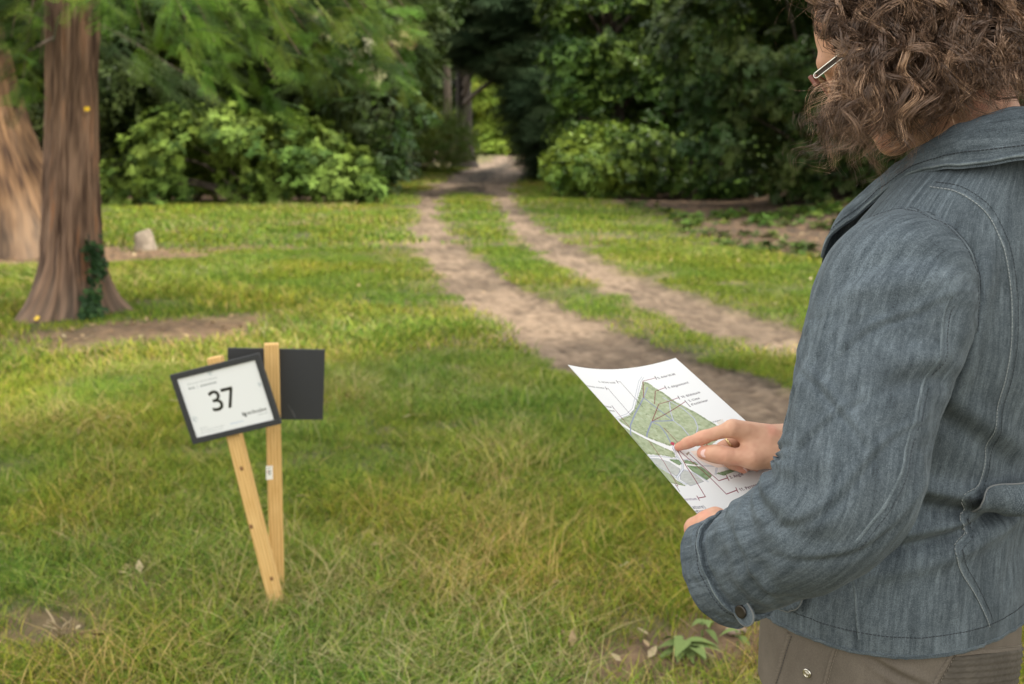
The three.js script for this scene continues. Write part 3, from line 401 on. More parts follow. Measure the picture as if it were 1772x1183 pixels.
bush('flowering_shrub', 'grey green shrub with faded pale flower heads left of the track mouth', 'shrub', [[610, 110, 1.2], [650, 60, 1.3], [640, 170, 1.2], [690, 110, 1.1], [660, 240, 1.0], [650, 290, 0.8], [690, 200, 0.9], [620, -20, 1.5], [700, 10, 1.3], [690, -60, 1.6]], -25, 'twig', [greens.yew[1], greens.dark[1], greens.rhodo[0]], { dens: 26, size: 1.0, gap: 1.0, lump: 0.3, also: [['rosette', greens.pale, { name: 'faded_flowers', dens: 16, size: 1.0, lobes: [[560, 30, 0.25, -23.6], [585, 45, 0.2, -23.6], [640, 75, 0.3, -23.7], [690, 62, 0.28, -23.9], [705, 68, 0.2, -23.9], [598, 90, 0.25, -23.7], [645, 125, 0.32, -23.6], [655, 112, 0.2, -23.6], [675, 82, 0.22, -23.7], [572, 62, 0.2, -23.7], [632, 55, 0.22, -23.6]] }]] });
bush('tall_weeds', 'pale green tangle of tall weeds beside the far bend of the track', 'weeds', [[700, 245, 1.0], [730, 235, 1.1], [760, 240, 1.1], [785, 250, 0.9], [715, 262, 0.9], [745, 258, 1.0], [680, 262, 0.6]], -38, 'twig', greens.weed, { dens: 22, size: 1.0, up: 1.2, out: 0.5, lump: 0.3, also: [['reed', greens.weed, { dens: 3, size: 1.0, up: 2, out: 0.2, name: 'stalks' }]] });
grow('hemlock_tree', 'dark conifer whose level branches hang over the far end of the track', 'tree', [[800, 40, 1.8, -36], [860, 60, 1.9, -35], [930, 40, 2.0, -34], [770, -30, 2.0, -37], [870, -20, 2.2, -35], [960, 0, 2.0, -33], [905, 112, 1.3, -34], [950, 100, 1.6, -33], [840, 90, 1.2, -35], [890, -90, 2.6, -36], [960, -80, 2.4, -34], [800, -90, 2.4, -37]].map(([px, py, r, z]) => ({ c: PZ(px, py, z), r: [r, r * 0.32, r] })), 'needle', greens.yew, { dens: 30, size: 2.3, flat: true, droop: 0.9, lump: 0.3, trunk: [0.34, 9, [0.022, 0.017, 0.014]], base: PZ(802, 236, -43) });
grow('yew_tree', 'almost black yew on the right of the track mouth', 'tree', [[935, 190, 1.1, -33], [955, 250, 0.9, -32], [965, 160, 1.3, -32], [940, 268, 0.5, -32.5], [985, 215, 1.1, -31], [940, 130, 1.3, -33]].map(([px, py, r, z]) => ({ c: PZ(px, py, z), r: [r, r * 0.9, r] })), 'needle', [greens.yew[0]], { dens: 30, size: 2.0, flat: true, lump: 0.3, trunk: [0.2, 4, [0.03, 0.022, 0.018]] });
grow('laurel_tree', 'large glossy leaved laurel overhanging the right side of the track', 'tree', [[1035, 60, 1.1, -25.5], [1055, 10, 1.3, -25.5], [1015, 20, 0.8, -25.2], [1012, 75, 0.5, -24.8], [1095, 90, 1.3, -26], [1080, 160, 1.2, -26], [1130, 40, 1.7, -26], [1160, 140, 1.6, -26.5], [1130, 210, 1.3, -26.5], [1210, 90, 1.8, -27], [1230, 190, 1.6, -27], [1100, -40, 1.9, -26], [1200, -40, 2.1, -27], [1060, 120, 0.8, -25.5], [1010, -50, 1.4, -25.5], [1000, 205, 0.7, -25.2], [1035, 215, 0.7, -25], [1090, 235, 0.8, -25], [985, 150, 0.6, -25.6], [970, 95, 0.5, -25.6]].map(([px, py, r, z]) => ({ c: PZ(px, py, z), r: [r, r * 0.85, r] })), 'twig', greens.laurel, { dens: 48, size: 1.0, up: 0.5, gap: 1.1, lump: 0.4, trunk: [0.2, 5, [0.05, 0.04, 0.03]], lean: -0.1 });
bush('laurel_bush', 'bright green bush at the right edge of the track in front of the laurel', 'shrub', [[985, 280, 0.55], [1010, 262, 0.65], [1045, 285, 0.65], [1000, 312, 0.45], [1060, 250, 0.55], [1040, 318, 0.4], [1080, 300, 0.5], [965, 295, 0.35]], -24, 'twig', [greens.laurel[1], greens.laurel[2], greens.bright[0]], { dens: 62, size: 0.95, lump: 0.4, gap: 1.5 });
bush('rhododendron', 'rhododendron under the laurel on the right of the clearing', 'shrub', [[1115, 265, 0.7], [1150, 290, 0.7], [1195, 270, 0.8], [1240, 290, 0.8], [1180, 240, 0.8], [1110, 305, 0.45], [1280, 270, 0.9], [1220, 315, 0.5], [1290, 310, 0.6]], -23.8, 'rosette', [greens.rhodo[0], greens.laurel[0], greens.rhodo[1]], { dens: 60, size: 1.05, lump: 0.4, gap: 1.2 });
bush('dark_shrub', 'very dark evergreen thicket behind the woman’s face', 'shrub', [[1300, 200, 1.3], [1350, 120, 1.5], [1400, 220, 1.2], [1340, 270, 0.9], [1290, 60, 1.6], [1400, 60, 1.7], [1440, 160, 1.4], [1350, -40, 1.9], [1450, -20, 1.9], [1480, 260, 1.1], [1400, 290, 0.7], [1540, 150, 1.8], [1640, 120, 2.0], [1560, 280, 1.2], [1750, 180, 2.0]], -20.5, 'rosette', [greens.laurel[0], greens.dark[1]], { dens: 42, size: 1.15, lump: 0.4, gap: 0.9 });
bush('yellow_green_shrub', 'sunlit yellow green shrubs glimpsed beyond the far bend', 'shrub', [[840, 195, 1.6], [870, 180, 1.8], [895, 205, 1.5], [855, 225, 1.2], [885, 235, 1.0], [850, 160, 1.6], [830, 235, 0.8], [905, 240, 0.9], [850, 252, 0.8, 0.8, 1.5], [880, 254, 0.8, 0.8, 1], [910, 252, 0.9, 0.9, 1], [868, 243, 0.8, 0.8, 1]], -63, 'twig', greens.bright, { dens: 9, size: 2.6, lump: 0.3, gap: 0.5 });
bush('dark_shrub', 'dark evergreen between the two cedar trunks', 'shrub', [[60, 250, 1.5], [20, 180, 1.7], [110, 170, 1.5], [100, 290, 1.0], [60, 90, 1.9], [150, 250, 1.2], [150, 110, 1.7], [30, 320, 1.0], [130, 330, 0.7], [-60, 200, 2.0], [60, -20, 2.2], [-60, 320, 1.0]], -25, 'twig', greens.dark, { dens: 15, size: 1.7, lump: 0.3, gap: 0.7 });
// tall trees that close the wood behind and throw the shade on the right
reseed(57);
for (const [x, z, h, lab] of [[9, -27, 9, 'tall broadleaf tree rising behind the laurel on the right'], [13.5, -21, 9, 'tall broadleaf tree behind the woman at the right edge'], [7.5, -32, 10, 'tall broadleaf tree right of the hemlock']]) { const L = []; for (let i = 0; i < 12; i++) { const a = rr(0, 6.28), q = rr(0.2, 1) * 2.7; L.push({ c: V(x + Math.cos(a) * q, rr(0.33, 0.98) * h, z + Math.sin(a) * q), r: [rr(1.5, 2.4), rr(1.1, 1.7), rr(1.5, 2.4)] }); } grow('broadleaf_tree', lab, 'tree', L, 'twig', greens.laurel.slice(0, 2), { dens: 9, size: 2.3, lump: 0.3, trunk: [0.3, h * 0.7, [0.06, 0.05, 0.04]], base: V(x, 0, z) }); }
{ // broad tree beside the path, just out of view on the right: the woman and the near turf stand in its light shade
  const L = []; reseed(58); for (let i = 0; i < 17; i++) { const a = i * 2.4, q = Math.sqrt((i + 0.5) / 17) * 3.8; L.push({ c: V(5.8 + Math.cos(a) * q, 7.6 + rr(-1.1, 1.4), -1.2 + Math.sin(a) * q), r: [rr(1.2, 1.8), rr(0.8, 1.2), rr(1.2, 1.8)] }); }
  grow('broadleaf_tree', 'broad tree whose canopy shades the path beside the woman', 'tree', L, 'twig', greens.laurel.slice(0, 2), { dens: 13, size: 2.0, lump: 0.3, trunk: [0.28, 7, [0.06, 0.05, 0.04]], base: V(6.3, 0, -2.0) });
}
{ // the wood beyond, read as one dark mass
  const wood = new THREE.Group(); wood.name = 'woodland'; wood.userData = { kind: 'stuff', label: 'dark woodland closing the view behind the clearing', category: 'woodland' }; scene.add(wood); const L = [];
  for (let i = 0; i < 46; i++) { const a = lerp(-0.62, 0.62, i / 45), r = a < -0.17 ? rr(31, 37) : a > 0.15 ? rr(32, 38) : rr(70, 84); for (const y of [1.2, 4.0, 7.6, 11.5]) L.push({ c: V(Math.sin(a) * r, y, -Math.cos(a) * r), r: [r * 0.062 + 0.8, 2.3, 2.2] }); }
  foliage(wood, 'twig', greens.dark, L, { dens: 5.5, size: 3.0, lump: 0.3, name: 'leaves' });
  const tk = []; for (let i = 0; i < 34; i++) { const a = lerp(-0.6, 0.6, i / 33) + rr(-0.01, 0.01), r = Math.abs(a) < 0.17 ? rr(66, 80) : rr(28, 34), x = Math.sin(a) * r, z = -Math.cos(a) * r; tk.push(tubeGeo([V(x, 0, z), V(x + rr(-0.2, 0.2), 5, z), V(x + rr(-0.5, 0.5), 11, z)], (t) => 0.26 * (1 - 0.5 * t), 8)); } const m = part('trunks', mergeGeometries(tk), woodMat, wood); m.userData.kind = 'stuff';
}
{ // low ground cover on the shady bank at the right
  const gc = new THREE.Group(); gc.name = 'ground_cover'; gc.userData = { kind: 'stuff', label: 'patchy low ground cover on the shaded bank at the right', category: 'ground cover' }; scene.add(gc); const it = [[], []]; reseed(61);
  for (let i = 0; i < 5200; i++) { const x = rr(2.2, 11), z = -rr(11.5, 22), n = fbm(x * 0.55, 9, z * 0.55, 3) + 0.5 * fbm(x * 1.9, 4, z * 1.9, 2); if (cover(x, z).litter < 0.25 || n < 0.06) continue; it[rnd() < 0.6 ? 0 : 1].push({ p: V(x, groundY(x, z) + rr(0.02, 0.09), z), q: new THREE.Quaternion().setFromEuler(new THREE.Euler(rr(-0.3, 0.3), rr(0, 6.28), rr(-0.3, 0.3))), s: rr(0.5, 1.1), c: [rr(0.8, 1.2), rr(0.8, 1.2), rr(0.8, 1.2)] }); }
  scatter('leaves', leafForms.rosette[0], greens.rhodo[0], it[0], gc); scatter('leaves', leafForms.rosette[1], greens.rhodo[1], it[1], gc);
}

// ---------------------------------------------------------------- pale boulder in the lawn
{
  const b = gY(STONE.clone()); const st = thing('boulder', 'small pale pointed boulder on the lawn beside the mulch bed', 'stone', b);
  const planes = [[-1, 0.02, 0.1, 0.125], [-0.41, 0.91, 0.05, 0.228], [0.8, 0.6, 0.1, 0.212], [0.986, 0.164, 0, 0.123], [0, 0.22, 1, 0.115], [-0.55, 0.15, 0.8, 0.13], [0.6, 0.28, 0.75, 0.135], [0, 0.3, -1, 0.13], [-0.2, 0.75, 0.6, 0.215]].map(([x, y, z, d]) => { const n = V(x, y, z).normalize(); return [n.x, n.y, n.z, d]; });
  const g = netGeo((x, y, z) => { let d = -1; for (const p of planes) { const q = (x - 0.01) * p[0] + y * p[1] + z * p[2] - p[3]; d = -smin(-d, -q, 0.035); } d = Math.max(d, -0.05 - y); return d + 0.010 * fbm(x * 14, y * 14, z * 14, 3); }, V(-0.24, -0.08, -0.22), V(0.24, 0.34, 0.22), 0.009);
  const p = g.attributes.position, c = new Float32Array(p.count * 3); for (let i = 0; i < p.count; i++) { const n = fbm(p.getX(i) * 20, p.getY(i) * 20, p.getZ(i) * 20, 4), k = clamp(0.55 + 0.7 * n); c.set([lerp(0.17, 0.36, k), lerp(0.135, 0.30, k), lerp(0.10, 0.235, k)], i * 3); } g.setAttribute('color', new THREE.BufferAttribute(c, 3)); part('rock', g, std({ vertexColors: true, roughness: 0.95 }), st);
}
// ---------------------------------------------------------------- two signs on pine stakes
const pineTex = dataTex(512, (x, y) => { const kx = 2 * Math.PI / 512, wav = 0.8 * Math.sin(y * kx + 1) + 0.5 * Math.sin(2 * y * kx), r = 0.5 + 0.5 * Math.sin((x / 512 * 9 + wav * 0.22) * 2 * Math.PI); const st = 0.45 * fbm(4 * Math.cos(x * kx) + 7, 3 * Math.sin(y * kx), 3 * Math.cos(y * kx), 4); const f = st + 0.62 * Math.pow(r, 1.5) + 0.25 * hash3(x, y >> 5, 2) + 0.1 * hash3(x, y, 1); return [lerp(226, 192, f), lerp(190, 148, f), lerp(130, 84, f)]; }, 1, true);
const pine = std({ map: pineTex, roughness: 0.75 });
const boardMat = std({ color: rgb(0.028, 0.030, 0.034), roughness: 0.55 });
function stakeGeo(w, d, L) { const g = new RoundedBoxGeometry(w, L, d, 3, 0.0035), p = g.attributes.position, uv = g.attributes.uv, n = g.attributes.normal; for (let i = 0; i < p.count; i++) { const along = Math.abs(n.getY(i)) > 0.7 ? p.getZ(i) : p.getY(i); uv.setXY(i, (Math.abs(n.getX(i)) > 0.7 ? p.getZ(i) + 0.3 : p.getX(i)) / 0.09, along / 1.1); } return g; }
function place(o, from, to, face) { // local y from -> to, local z towards face
  const y = to.clone().sub(from).normalize(), z = face.clone().addScaledVector(y, -face.dot(y)).normalize(), x = V().crossVectors(y, z); o.quaternion.setFromRotationMatrix(new THREE.Matrix4().makeBasis(x, y, z)); o.position.copy(from); }
{
  const zf = POST.z, foot = PZ(483, 1058, zf), top = PZ(372, 617, zf + 0.01), front = thing('sign', 'white number 37 sign in black frame on a leaning pine stake', 'sign', V(), 'trail number signs on stakes'); delete front.userData.group;
  place(front, foot, top, V(-0.14, 0.10, 1)); const L = top.distanceTo(foot);
  const sg = stakeGeo(0.044, 0.030, L + 0.12); sg.translate(0, L / 2 - 0.06, 0); part('stake', sg, pine, front);
  const knots = []; for (const [y, x] of [[0.49, 0.002], [0.30, -0.014], [0.12, 0.01]]) { const k = new THREE.SphereGeometry(0.006, 12, 8); k.scale(1, 1.3, 0.25); k.translate(x, y, 0.0152); knots.push(k); } const kn = part('knots', mergeGeometries(knots), std({ color: rgb(0.22, 0.11, 0.045), roughness: 0.8 }), front); kn.userData.kind = 'stuff';
  // board: local frame measured from its corners
  const C = [[297, 652], [455, 610], [328, 776], [484, 722]].map(([x, y]) => PZ(x, y, zf + 0.04)), cen = V(); C.forEach((c) => cen.add(c)); cen.multiplyScalar(0.25); front.updateMatrixWorld(); const lc = front.worldToLocal(cen.clone()), W = (C[0].distanceTo(C[1]) + C[2].distanceTo(C[3])) / 2, H = 1.04 * (C[0].distanceTo(C[2]) + C[1].distanceTo(C[3])) / 2;
  const bd = new THREE.Group(); bd.name = 'board'; bd.position.set(lc.x, lc.y, 0.0262); bd.rotation.z = 0.075; front.add(bd);
  part('backing', new RoundedBoxGeometry(W, H, 0.008, 2, 0.0015), boardMat, bd); const fw = 0.0175;
  const rail = (w, h, x, y) => { const g = new RoundedBoxGeometry(w, h, 0.006, 2, 0.0015); g.translate(x, y, 0.0066); return g; }; part('frame', mergeGeometries([rail(W, fw, 0, H / 2 - fw / 2), rail(W, fw, 0, -H / 2 + fw / 2), rail(fw, H - 2 * fw, -W / 2 + fw / 2, 0), rail(fw, H - 2 * fw, W / 2 - fw / 2, 0)]), boardMat, bd);
  const tex = canvasTex(1024, Math.round(1024 * (H - 2 * fw) / (W - 2 * fw)), (g, w, h) => {
    g.fillStyle = '#e3e6e8'; g.fillRect(0, 0, w, h); g.fillStyle = '#14150f'; g.font = '335px sans-serif'; g.textAlign = 'center'; g.textBaseline = 'middle';
    g.save(); g.translate(w * 0.465, h * 0.49); g.scale(0.92, 1); g.fillText('37', 0, 0); g.strokeStyle = '#14150f'; g.lineWidth = 12; g.strokeText('37', 0, 0); g.restore();
    g.textAlign = 'left'; g.fillStyle = '#9ba3a6'; g.font = '37px sans-serif'; g.fillText('(Parcours Art & Nature)', w * 0.10, h * 0.125); g.fillStyle = '#6f777b'; g.font = 'bold 42px sans-serif'; g.fillText('bois  |  arboretum', w * 0.10, h * 0.195);
    g.fillStyle = '#1d1f22'; g.font = 'bold 58px serif'; g.textAlign = 'right'; g.fillText('Bruchsaler', w * 0.95, h * 0.80); g.fillRect(w * 0.665, h * 0.795, w * 0.02, h * 0.06); g.fillStyle = '#8b9396'; g.font = '26px sans-serif'; g.fillText('arboretum', w * 0.95, h * 0.865);
    g.textAlign = 'left'; g.fillStyle = '#a3a9ac'; g.font = '25px sans-serif'; g.fillText('Parcours', w * 0.075, h * 0.865); g.fillText('informations et réservation :', w * 0.075, h * 0.905); g.fillText('parc et arboretum, ouvert', w * 0.075, h * 0.945); g.fillStyle = '#9fb3cf'; g.font = 'bold 25px sans-serif'; g.fillText('www.parcours', w * 0.46, h * 0.905);
    for (const [x, y, r] of [[0.055, 0.70, 40], [0.42, 0.03, 34], [0.965, 0.40, 30]]) { g.strokeStyle = 'rgba(120,140,150,0.5)'; g.lineWidth = 5; for (let k = 1; k < 4; k++) { g.beginPath(); g.ellipse(w * x, h * y, r * k / 3, r * 0.7 * k / 3, 0.3 * k, 0.4, 5.6); g.stroke(); } }
  });
  const sh = new THREE.PlaneGeometry(W - 2 * fw, H - 2 * fw); sh.translate(0, 0, 0.0046); part('sheet', sh, phys({ map: tex, roughness: 0.35, clearcoat: 0.3, clearcoatRoughness: 0.2 }), bd);
}
{
  const zb = POST.z - 0.10, foot = PZ(481, 1046, zb), top = PZ(470, 594, zb), back = thing('sign', 'black back of a sign on an upright pine stake behind the number 37 sign', 'sign', V());
  place(back, foot, top, V(0.22, 0.10, 1)); const L = top.distanceTo(foot), sg = stakeGeo(0.046, 0.034, L + 0.1); sg.translate(0, L / 2 - 0.05, 0); part('stake', sg, pine, back);
  const C = [[397, 598], [557, 608], [399, 717], [558, 730]].map(([x, y]) => PZ(x, y, zb - 0.03)), cen = V(); C.forEach((c) => cen.add(c)); cen.multiplyScalar(0.25); back.updateMatrixWorld(); const lc = back.worldToLocal(cen.clone()), W = C[0].distanceTo(C[1]) * 1.03, H = C[1].distanceTo(C[3]);
  const bd = part('board', new RoundedBoxGeometry(W, H, 0.009, 2, 0.0015), boardMat, back); bd.position.set(lc.x, lc.y, -0.0222); bd.rotation.z = -0.045;
  const scr = []; for (const [x, y, a, l] of [[0.05, -0.085, 1.05, 0.045], [0.058, -0.095, 1.2, 0.03], [-0.06, 0.04, 0.3, 0.02]]) { const g = new THREE.BoxGeometry(l, 0.0012, 0.0006); g.rotateZ(-a); g.translate(x, y, 0.0048); scr.push(g); } const sc = part('scratches', mergeGeometries(scr), std({ color: rgb(0.14, 0.145, 0.15), roughness: 0.8 }), bd); sc.userData.kind = 'stuff';
  const lab = canvasTex(64, 128, (g, w, h) => { g.fillStyle = '#f2f2ee'; g.fillRect(0, 0, w, h); g.fillStyle = '#444'; for (let i = 0; i < 7; i++) g.fillRect(22, 44 + i * 6, 24, i % 2 ? 2 : 4); g.fillStyle = '#b4485a'; g.fillRect(12, 40, 5, 26); g.fillStyle = '#888'; g.fillRect(14, 16, 34, 3); g.fillRect(14, 24, 26, 3); });
  const q = back.worldToLocal(PZ(468, 817, zb + 0.017)), lb = new THREE.PlaneGeometry(0.021, 0.046); lb.translate(q.x - 0.003, q.y, 0.0176); part('price_label', lb, std({ map: lab, roughness: 0.5 }), back);
}
// ---------------------------------------------------------------- weeds, dead tufts and litter near the camera
{
  reseed(83); const dl = leafGeo(0.105, 0.052, 0.35, 0.45, 8), dm = phys({ color: rgb(0.165, 0.225, 0.075), roughness: 0.9, specularIntensity: 0.15, side: THREE.DoubleSide });
  const weed = (px, py, n, s, label) => { const b = gY(PG(px, py)), t = thing('leafy_weed', label, 'weed', b); for (let i = 0; i < n; i++) { const m = part('leaf', dl, dm, t); const a = i * 2.4 + rr(-0.3, 0.3), r = rr(0, 0.02); m.position.set(Math.cos(a) * r * s, rr(0.02, 0.06), Math.sin(a) * r * s); m.rotation.set(rr(-0.55, 0.05), a, rr(-0.25, 0.25), 'YXZ'); m.scale.setScalar(s * rr(0.65, 1.15)); } const st = tubeGeo([V(0, -0.02, 0), V(0, 0.02, 0)], () => 0.004, 6); part('stem', st, dm, t); };
  weed(1182, 1140, 14, 0.85, 'broad leaved pale green weed on the bare soil below the cuff'); weed(1215, 1100, 5, 0.5, 'small seedling just beyond the broad leaved weed'); weed(1276, 1120, 5, 0.5, 'small pale weed between the broad leaved weed and the trousers'); weed(455, 1010, 5, 0.4, 'tiny broad leaf weed left of the sign stakes');
  // small stone
  const g = netGeo((x, y, z) => Math.hypot(x / 0.03, y / 0.017, z / 0.022) - 1 + 0.25 * fbm(x * 60, y * 60, z * 60, 2), V(-0.045, -0.03, -0.035), V(0.045, 0.03, 0.035), 0.003), sp = gY(PG(1273, 1097)); sp.y += 0.012; const st = thing('pebble', 'small pinkish stone on the bare soil behind the cuff tab', 'stone', sp); part('rock', g, std({ color: rgb(0.30, 0.22, 0.17), roughness: 0.9 }), st);
  // broken dry plant at the lower left
  const db = gY(PG(112, 1100)), dp = thing('dead_plant', 'broken dry stalks of a dead plant at the lower left', 'dead plant', db), dm2 = std({ color: rgb(0.36, 0.28, 0.17), roughness: 0.9 }), pos = [];
  for (let i = 0; i < 9; i++) { const a = rr(0, 6.28), l = rr(0.05, 0.12), tl = rr(0.2, 1.0), e = V(Math.cos(a) * Math.sin(tl) * l, Math.cos(tl) * l, Math.sin(a) * Math.sin(tl) * l); part('stalk', tubeGeo(curve([V(rr(-0.02, 0.02), -0.01, rr(-0.02, 0.02)), e.clone().multiplyScalar(0.5).add(V(rr(-0.015, 0.015), 0.01, rr(-0.015, 0.015))), e], 8), (t) => 0.005 * (1 - 0.6 * t), 6), dm2, dp); }
  // dry stems, chips and dead leaves scattered over the bare patches and the turf
  const lit = new THREE.Group(); lit.name = 'dry_litter'; lit.userData = { kind: 'stuff', label: 'dry grass stems and dead leaves lying on bare patches', category: 'litter' }; scene.add(lit); const a = [], b = [];
  for (let i = 0; i < 9000; i++) { const r = Math.sqrt(rr(5.3, 260)), an = rr(-0.52, 0.52), x = r * Math.sin(an), z = -r * Math.cos(an), c = cover(x, z), q = Math.max(c.bare * 1.3, c.litter, 0.12 + 0.2 * sstep(0.4, 0.9, c.straw)); if (c.dirt > 0.4 && rnd() > 0.12) continue; if (rnd() > q) continue; const t = { p: V(x, groundY(x, z) + rr(0.008, 0.03), z), q: new THREE.Quaternion().setFromEuler(new THREE.Euler(rr(-0.3, 0.3), rr(0, 6.28), rr(-0.3, 0.3))), s: rr(0.5, 1.3), c: rnd() < 0.5 ? [0.34, 0.24, 0.13] : rnd() < 0.5 ? [0.22, 0.125, 0.065] : [0.42, 0.34, 0.2] }; (rnd() < 0.6 ? a : b).push(t); }
  scatter('dry_stems', tubeGeo([V(-0.05, 0, 0), V(0, 0.006, 0.004), V(0.05, 0, -0.004)], () => 0.0014, 4), dryMat, a, lit); scatter('dead_leaves', leafGeo(0.05, 0.024, 0.5, -0.3, 3), dryMat, b, lit);
}

// ---------------------------------------------------------------- the woman: frames of torso and head
const dirY = V(0, 1, 0);
const tA = 42 * Math.PI / 180, tF = V(-Math.sin(tA), 0, -Math.cos(tA)), tR = V().crossVectors(tF, dirY), tL = tR.clone().negate();
const NECK = V(0.595, 1.49, -1.364);
const TL = (l, f, y) => V(NECK.x, y, NECK.z).addScaledVector(tL, l).addScaledVector(tF, f);   // left, forward, height
const person = thing('person', 'person with curly brown hair, glasses and blue grey denim jacket pointing at a paper map', 'person', V(0.55, 0, -1.42));
const PO = person.position.clone();
const pp = (name, geo, mat, parent = person, label) => part(name, shiftGeo(geo, PO), mat, parent, label);
const pgroup = (name, parent = person) => { const g = new THREE.Group(); g.name = name; parent.add(g); return g; };

// denim: slubby warp streaks, twill, pale and dark yarns
const smooth1 = (n, rad, seed) => { const a = new Float32Array(n); for (let i = 0; i < n; i++) a[i] = hash3(i, seed, 5) - 0.5; const b = new Float32Array(n); for (let i = 0; i < n; i++) { let s = 0; for (let k = -rad; k <= rad; k++) s += a[(i + k + n) % n]; b[i] = s / Math.sqrt(2 * rad + 1); } return b; };
const DN = 1024, denimField = (() => {   // tile 0.35 m
  const f = new Float32Array(DN * DN);
  for (let x = 0; x < DN; x++) {
    const s1 = smooth1(DN, 4, x * 3 + 1), s2 = smooth1(DN, 14, (x >> 1) * 3 + 2), s3 = smooth1(DN, 34, (x >> 3) * 7 + 3), s4 = smooth1(DN, 60, (x >> 4) * 7 + 4), q3 = smooth1(DN, 34, ((x >> 3) + 1 & 127) * 7 + 3), q4 = smooth1(DN, 60, ((x >> 4) + 1 & 63) * 7 + 4), k3 = (x & 7) / 8, k4 = (x & 15) / 16;
    for (let y = 0; y < DN; y++) f[y * DN + x] = 0.40 * s1[y] + 0.42 * s2[y] + 0.62 * lerp(s3[y], q3[y], k3) + 0.62 * lerp(s4[y], q4[y], k4);
  }
  return f;
})();
const denimTex = dataTex(DN, (x, y) => {
  const f = denimField[y * DN + x], f2 = denimField[y * DN + (x + 1) % DN], tw = (((x + y) & 3) < 2 ? 0.10 : -0.10), sp = (hash3(x, y, 9) - 0.5) * 0.3;
  const v = clamp(0.45 + 0.25 * (f + f2) * 0.5 + tw + sp * 1.3 + 0.05 * noise3(x / 6, y / 2.2, 3), 0.02, 1);
  return [lerp(40, 172, v), lerp(48, 184, v), lerp(55, 194, v)];
}, 1, true);
const denimBump = dataTex(DN, (x, y) => { const q = 128 + (((x + y) & 3) < 2 ? 40 : -40) + 22 * denimField[y * DN + x] + 30 * (hash3(x, y, 2) - 0.5); const c = clamp(q, 0, 255); return [c, c, c]; });
const denim = phys({ map: denimTex, bumpMap: denimBump, bumpScale: 0.0004, roughness: 0.88, sheen: 0.25, sheenRoughness: 0.6, sheenColor: rgb(0.5, 0.55, 0.6), side: THREE.DoubleSide, vertexColors: true, specularIntensity: 0.35 });
denim.color.setRGB(0.64, 0.655, 0.65);
const DT = 1 / 0.35;
const threadDark = std({ color: rgb(0.022, 0.026, 0.034), roughness: 0.8 }), threadPale = std({ color: rgb(0.34, 0.36, 0.37), roughness: 0.8 });
const metalDark = std({ color: rgb(0.06, 0.055, 0.05), roughness: 0.35, metalness: 0.8 }), metalPale = std({ color: rgb(0.55, 0.53, 0.48), roughness: 0.25, metalness: 1 });

// torso of the jacket: rings stacked in height. v: -1..1 around (0 = back, +0.5 = left side, 1 = front)
const tor = { y: [0.862, 0.90, 0.98, 1.07, 1.15, 1.25, 1.32, 1.37, 1.41, 1.445, 1.47, 1.495], f: [0.10, 0.10, 0.09, 0.068, 0.05, 0.03, 0.022, 0.02, 0.015, 0.01, 0.005, 0], a: [0.205, 0.204, 0.187, 0.170, 0.176, 0.190, 0.192, 0.185, 0.158, 0.118, 0.09, 0.07], b: [0.166, 0.165, 0.150, 0.137, 0.138, 0.140, 0.136, 0.126, 0.104, 0.088, 0.074, 0.064] };
const foldT = (y, v) => {   // folds of the cloth on the torso, metres outward
  const s = v * 3.14;   // radians round, 1.57 = her left side
  let d = 0;
  d += 0.013 * gauss(y - (1.075 + 0.030 * (s - 0.9)), 0.011) * sstep(-0.2, 0.3, s) * sstep(2.4, 1.7, s);      // horizontal rolls above the waist seam
  d -= 0.011 * gauss(y - (1.050 + 0.028 * (s - 0.9)), 0.010) * sstep(-0.3, 0.2, s) * sstep(2.2, 1.4, s);
  d += 0.011 * gauss(y - (1.024 - 0.040 * (s - 0.9)), 0.010) * sstep(-0.5, 0.1, s) * sstep(2.0, 1.2, s);
  d -= 0.012 * gauss(y - (1.002 - 0.045 * (s - 0.9)), 0.008) * sstep(-0.5, 0.1, s) * sstep(1.9, 1.2, s);
  d += 0.006 * gauss(y - (0.985 - 0.05 * (s - 0.7)), 0.012) * sstep(-0.6, 0, s) * sstep(1.5, 0.9, s);
  d -= 0.006 * gauss(y - (1.14 + 0.10 * (s - 0.7)), 0.016) * sstep(0.0, 0.5, s) * sstep(1.9, 1.2, s);
  d += 0.007 * gauss(y - (1.165 + 0.10 * (s - 0.7)), 0.018) * sstep(0.0, 0.5, s) * sstep(1.9, 1.2, s);
  const k = s - (0.98 + 0.9 * (1.30 - y));                                                                  // drag fold from the armhole down the back
  d += (0.014 * gauss(k + 0.12, 0.075) - 0.014 * gauss(k - 0.04, 0.075)) * sstep(1.16, 1.24, y) * sstep(1.385, 1.32, y);
  d += 0.004 * fbm(s * 2.2, y * 5.0, 1.7, 3) + 0.0018 * noise3(s * 9, y * 28, 4.4) * sstep(1.25, 1.0, y);
  d += 0.0016 * noise3(s * 30, 2.2, y * 14) * sstep(0.91, 0.87, y);
  return d;
};
const torsoAt = (y, v, lift = 0, fold = true) => {
  const s = v * Math.PI, a = spline(tor.y, tor.a, y), b = spline(tor.y, tor.b, y), f = spline(tor.y, tor.f, y), c = Math.cos(s), n = Math.sin(s), e = 2.3;
  const k = Math.pow(Math.pow(Math.abs(c), e) + Math.pow(Math.abs(n), e), -1 / e), d = (fold ? foldT(y, v) : 0) + lift, flat = c > 0 ? 1 - 0.10 * sstep(1.2, 1.35, y) : 1;
  return TL(n * k * a + n * d, f - c * k * b * flat - c * d, y);
};
const YH = 0.862, YT = 1.492, jT = (u, v) => torsoAt(lerp(YH, YT, u), v * 0.93);
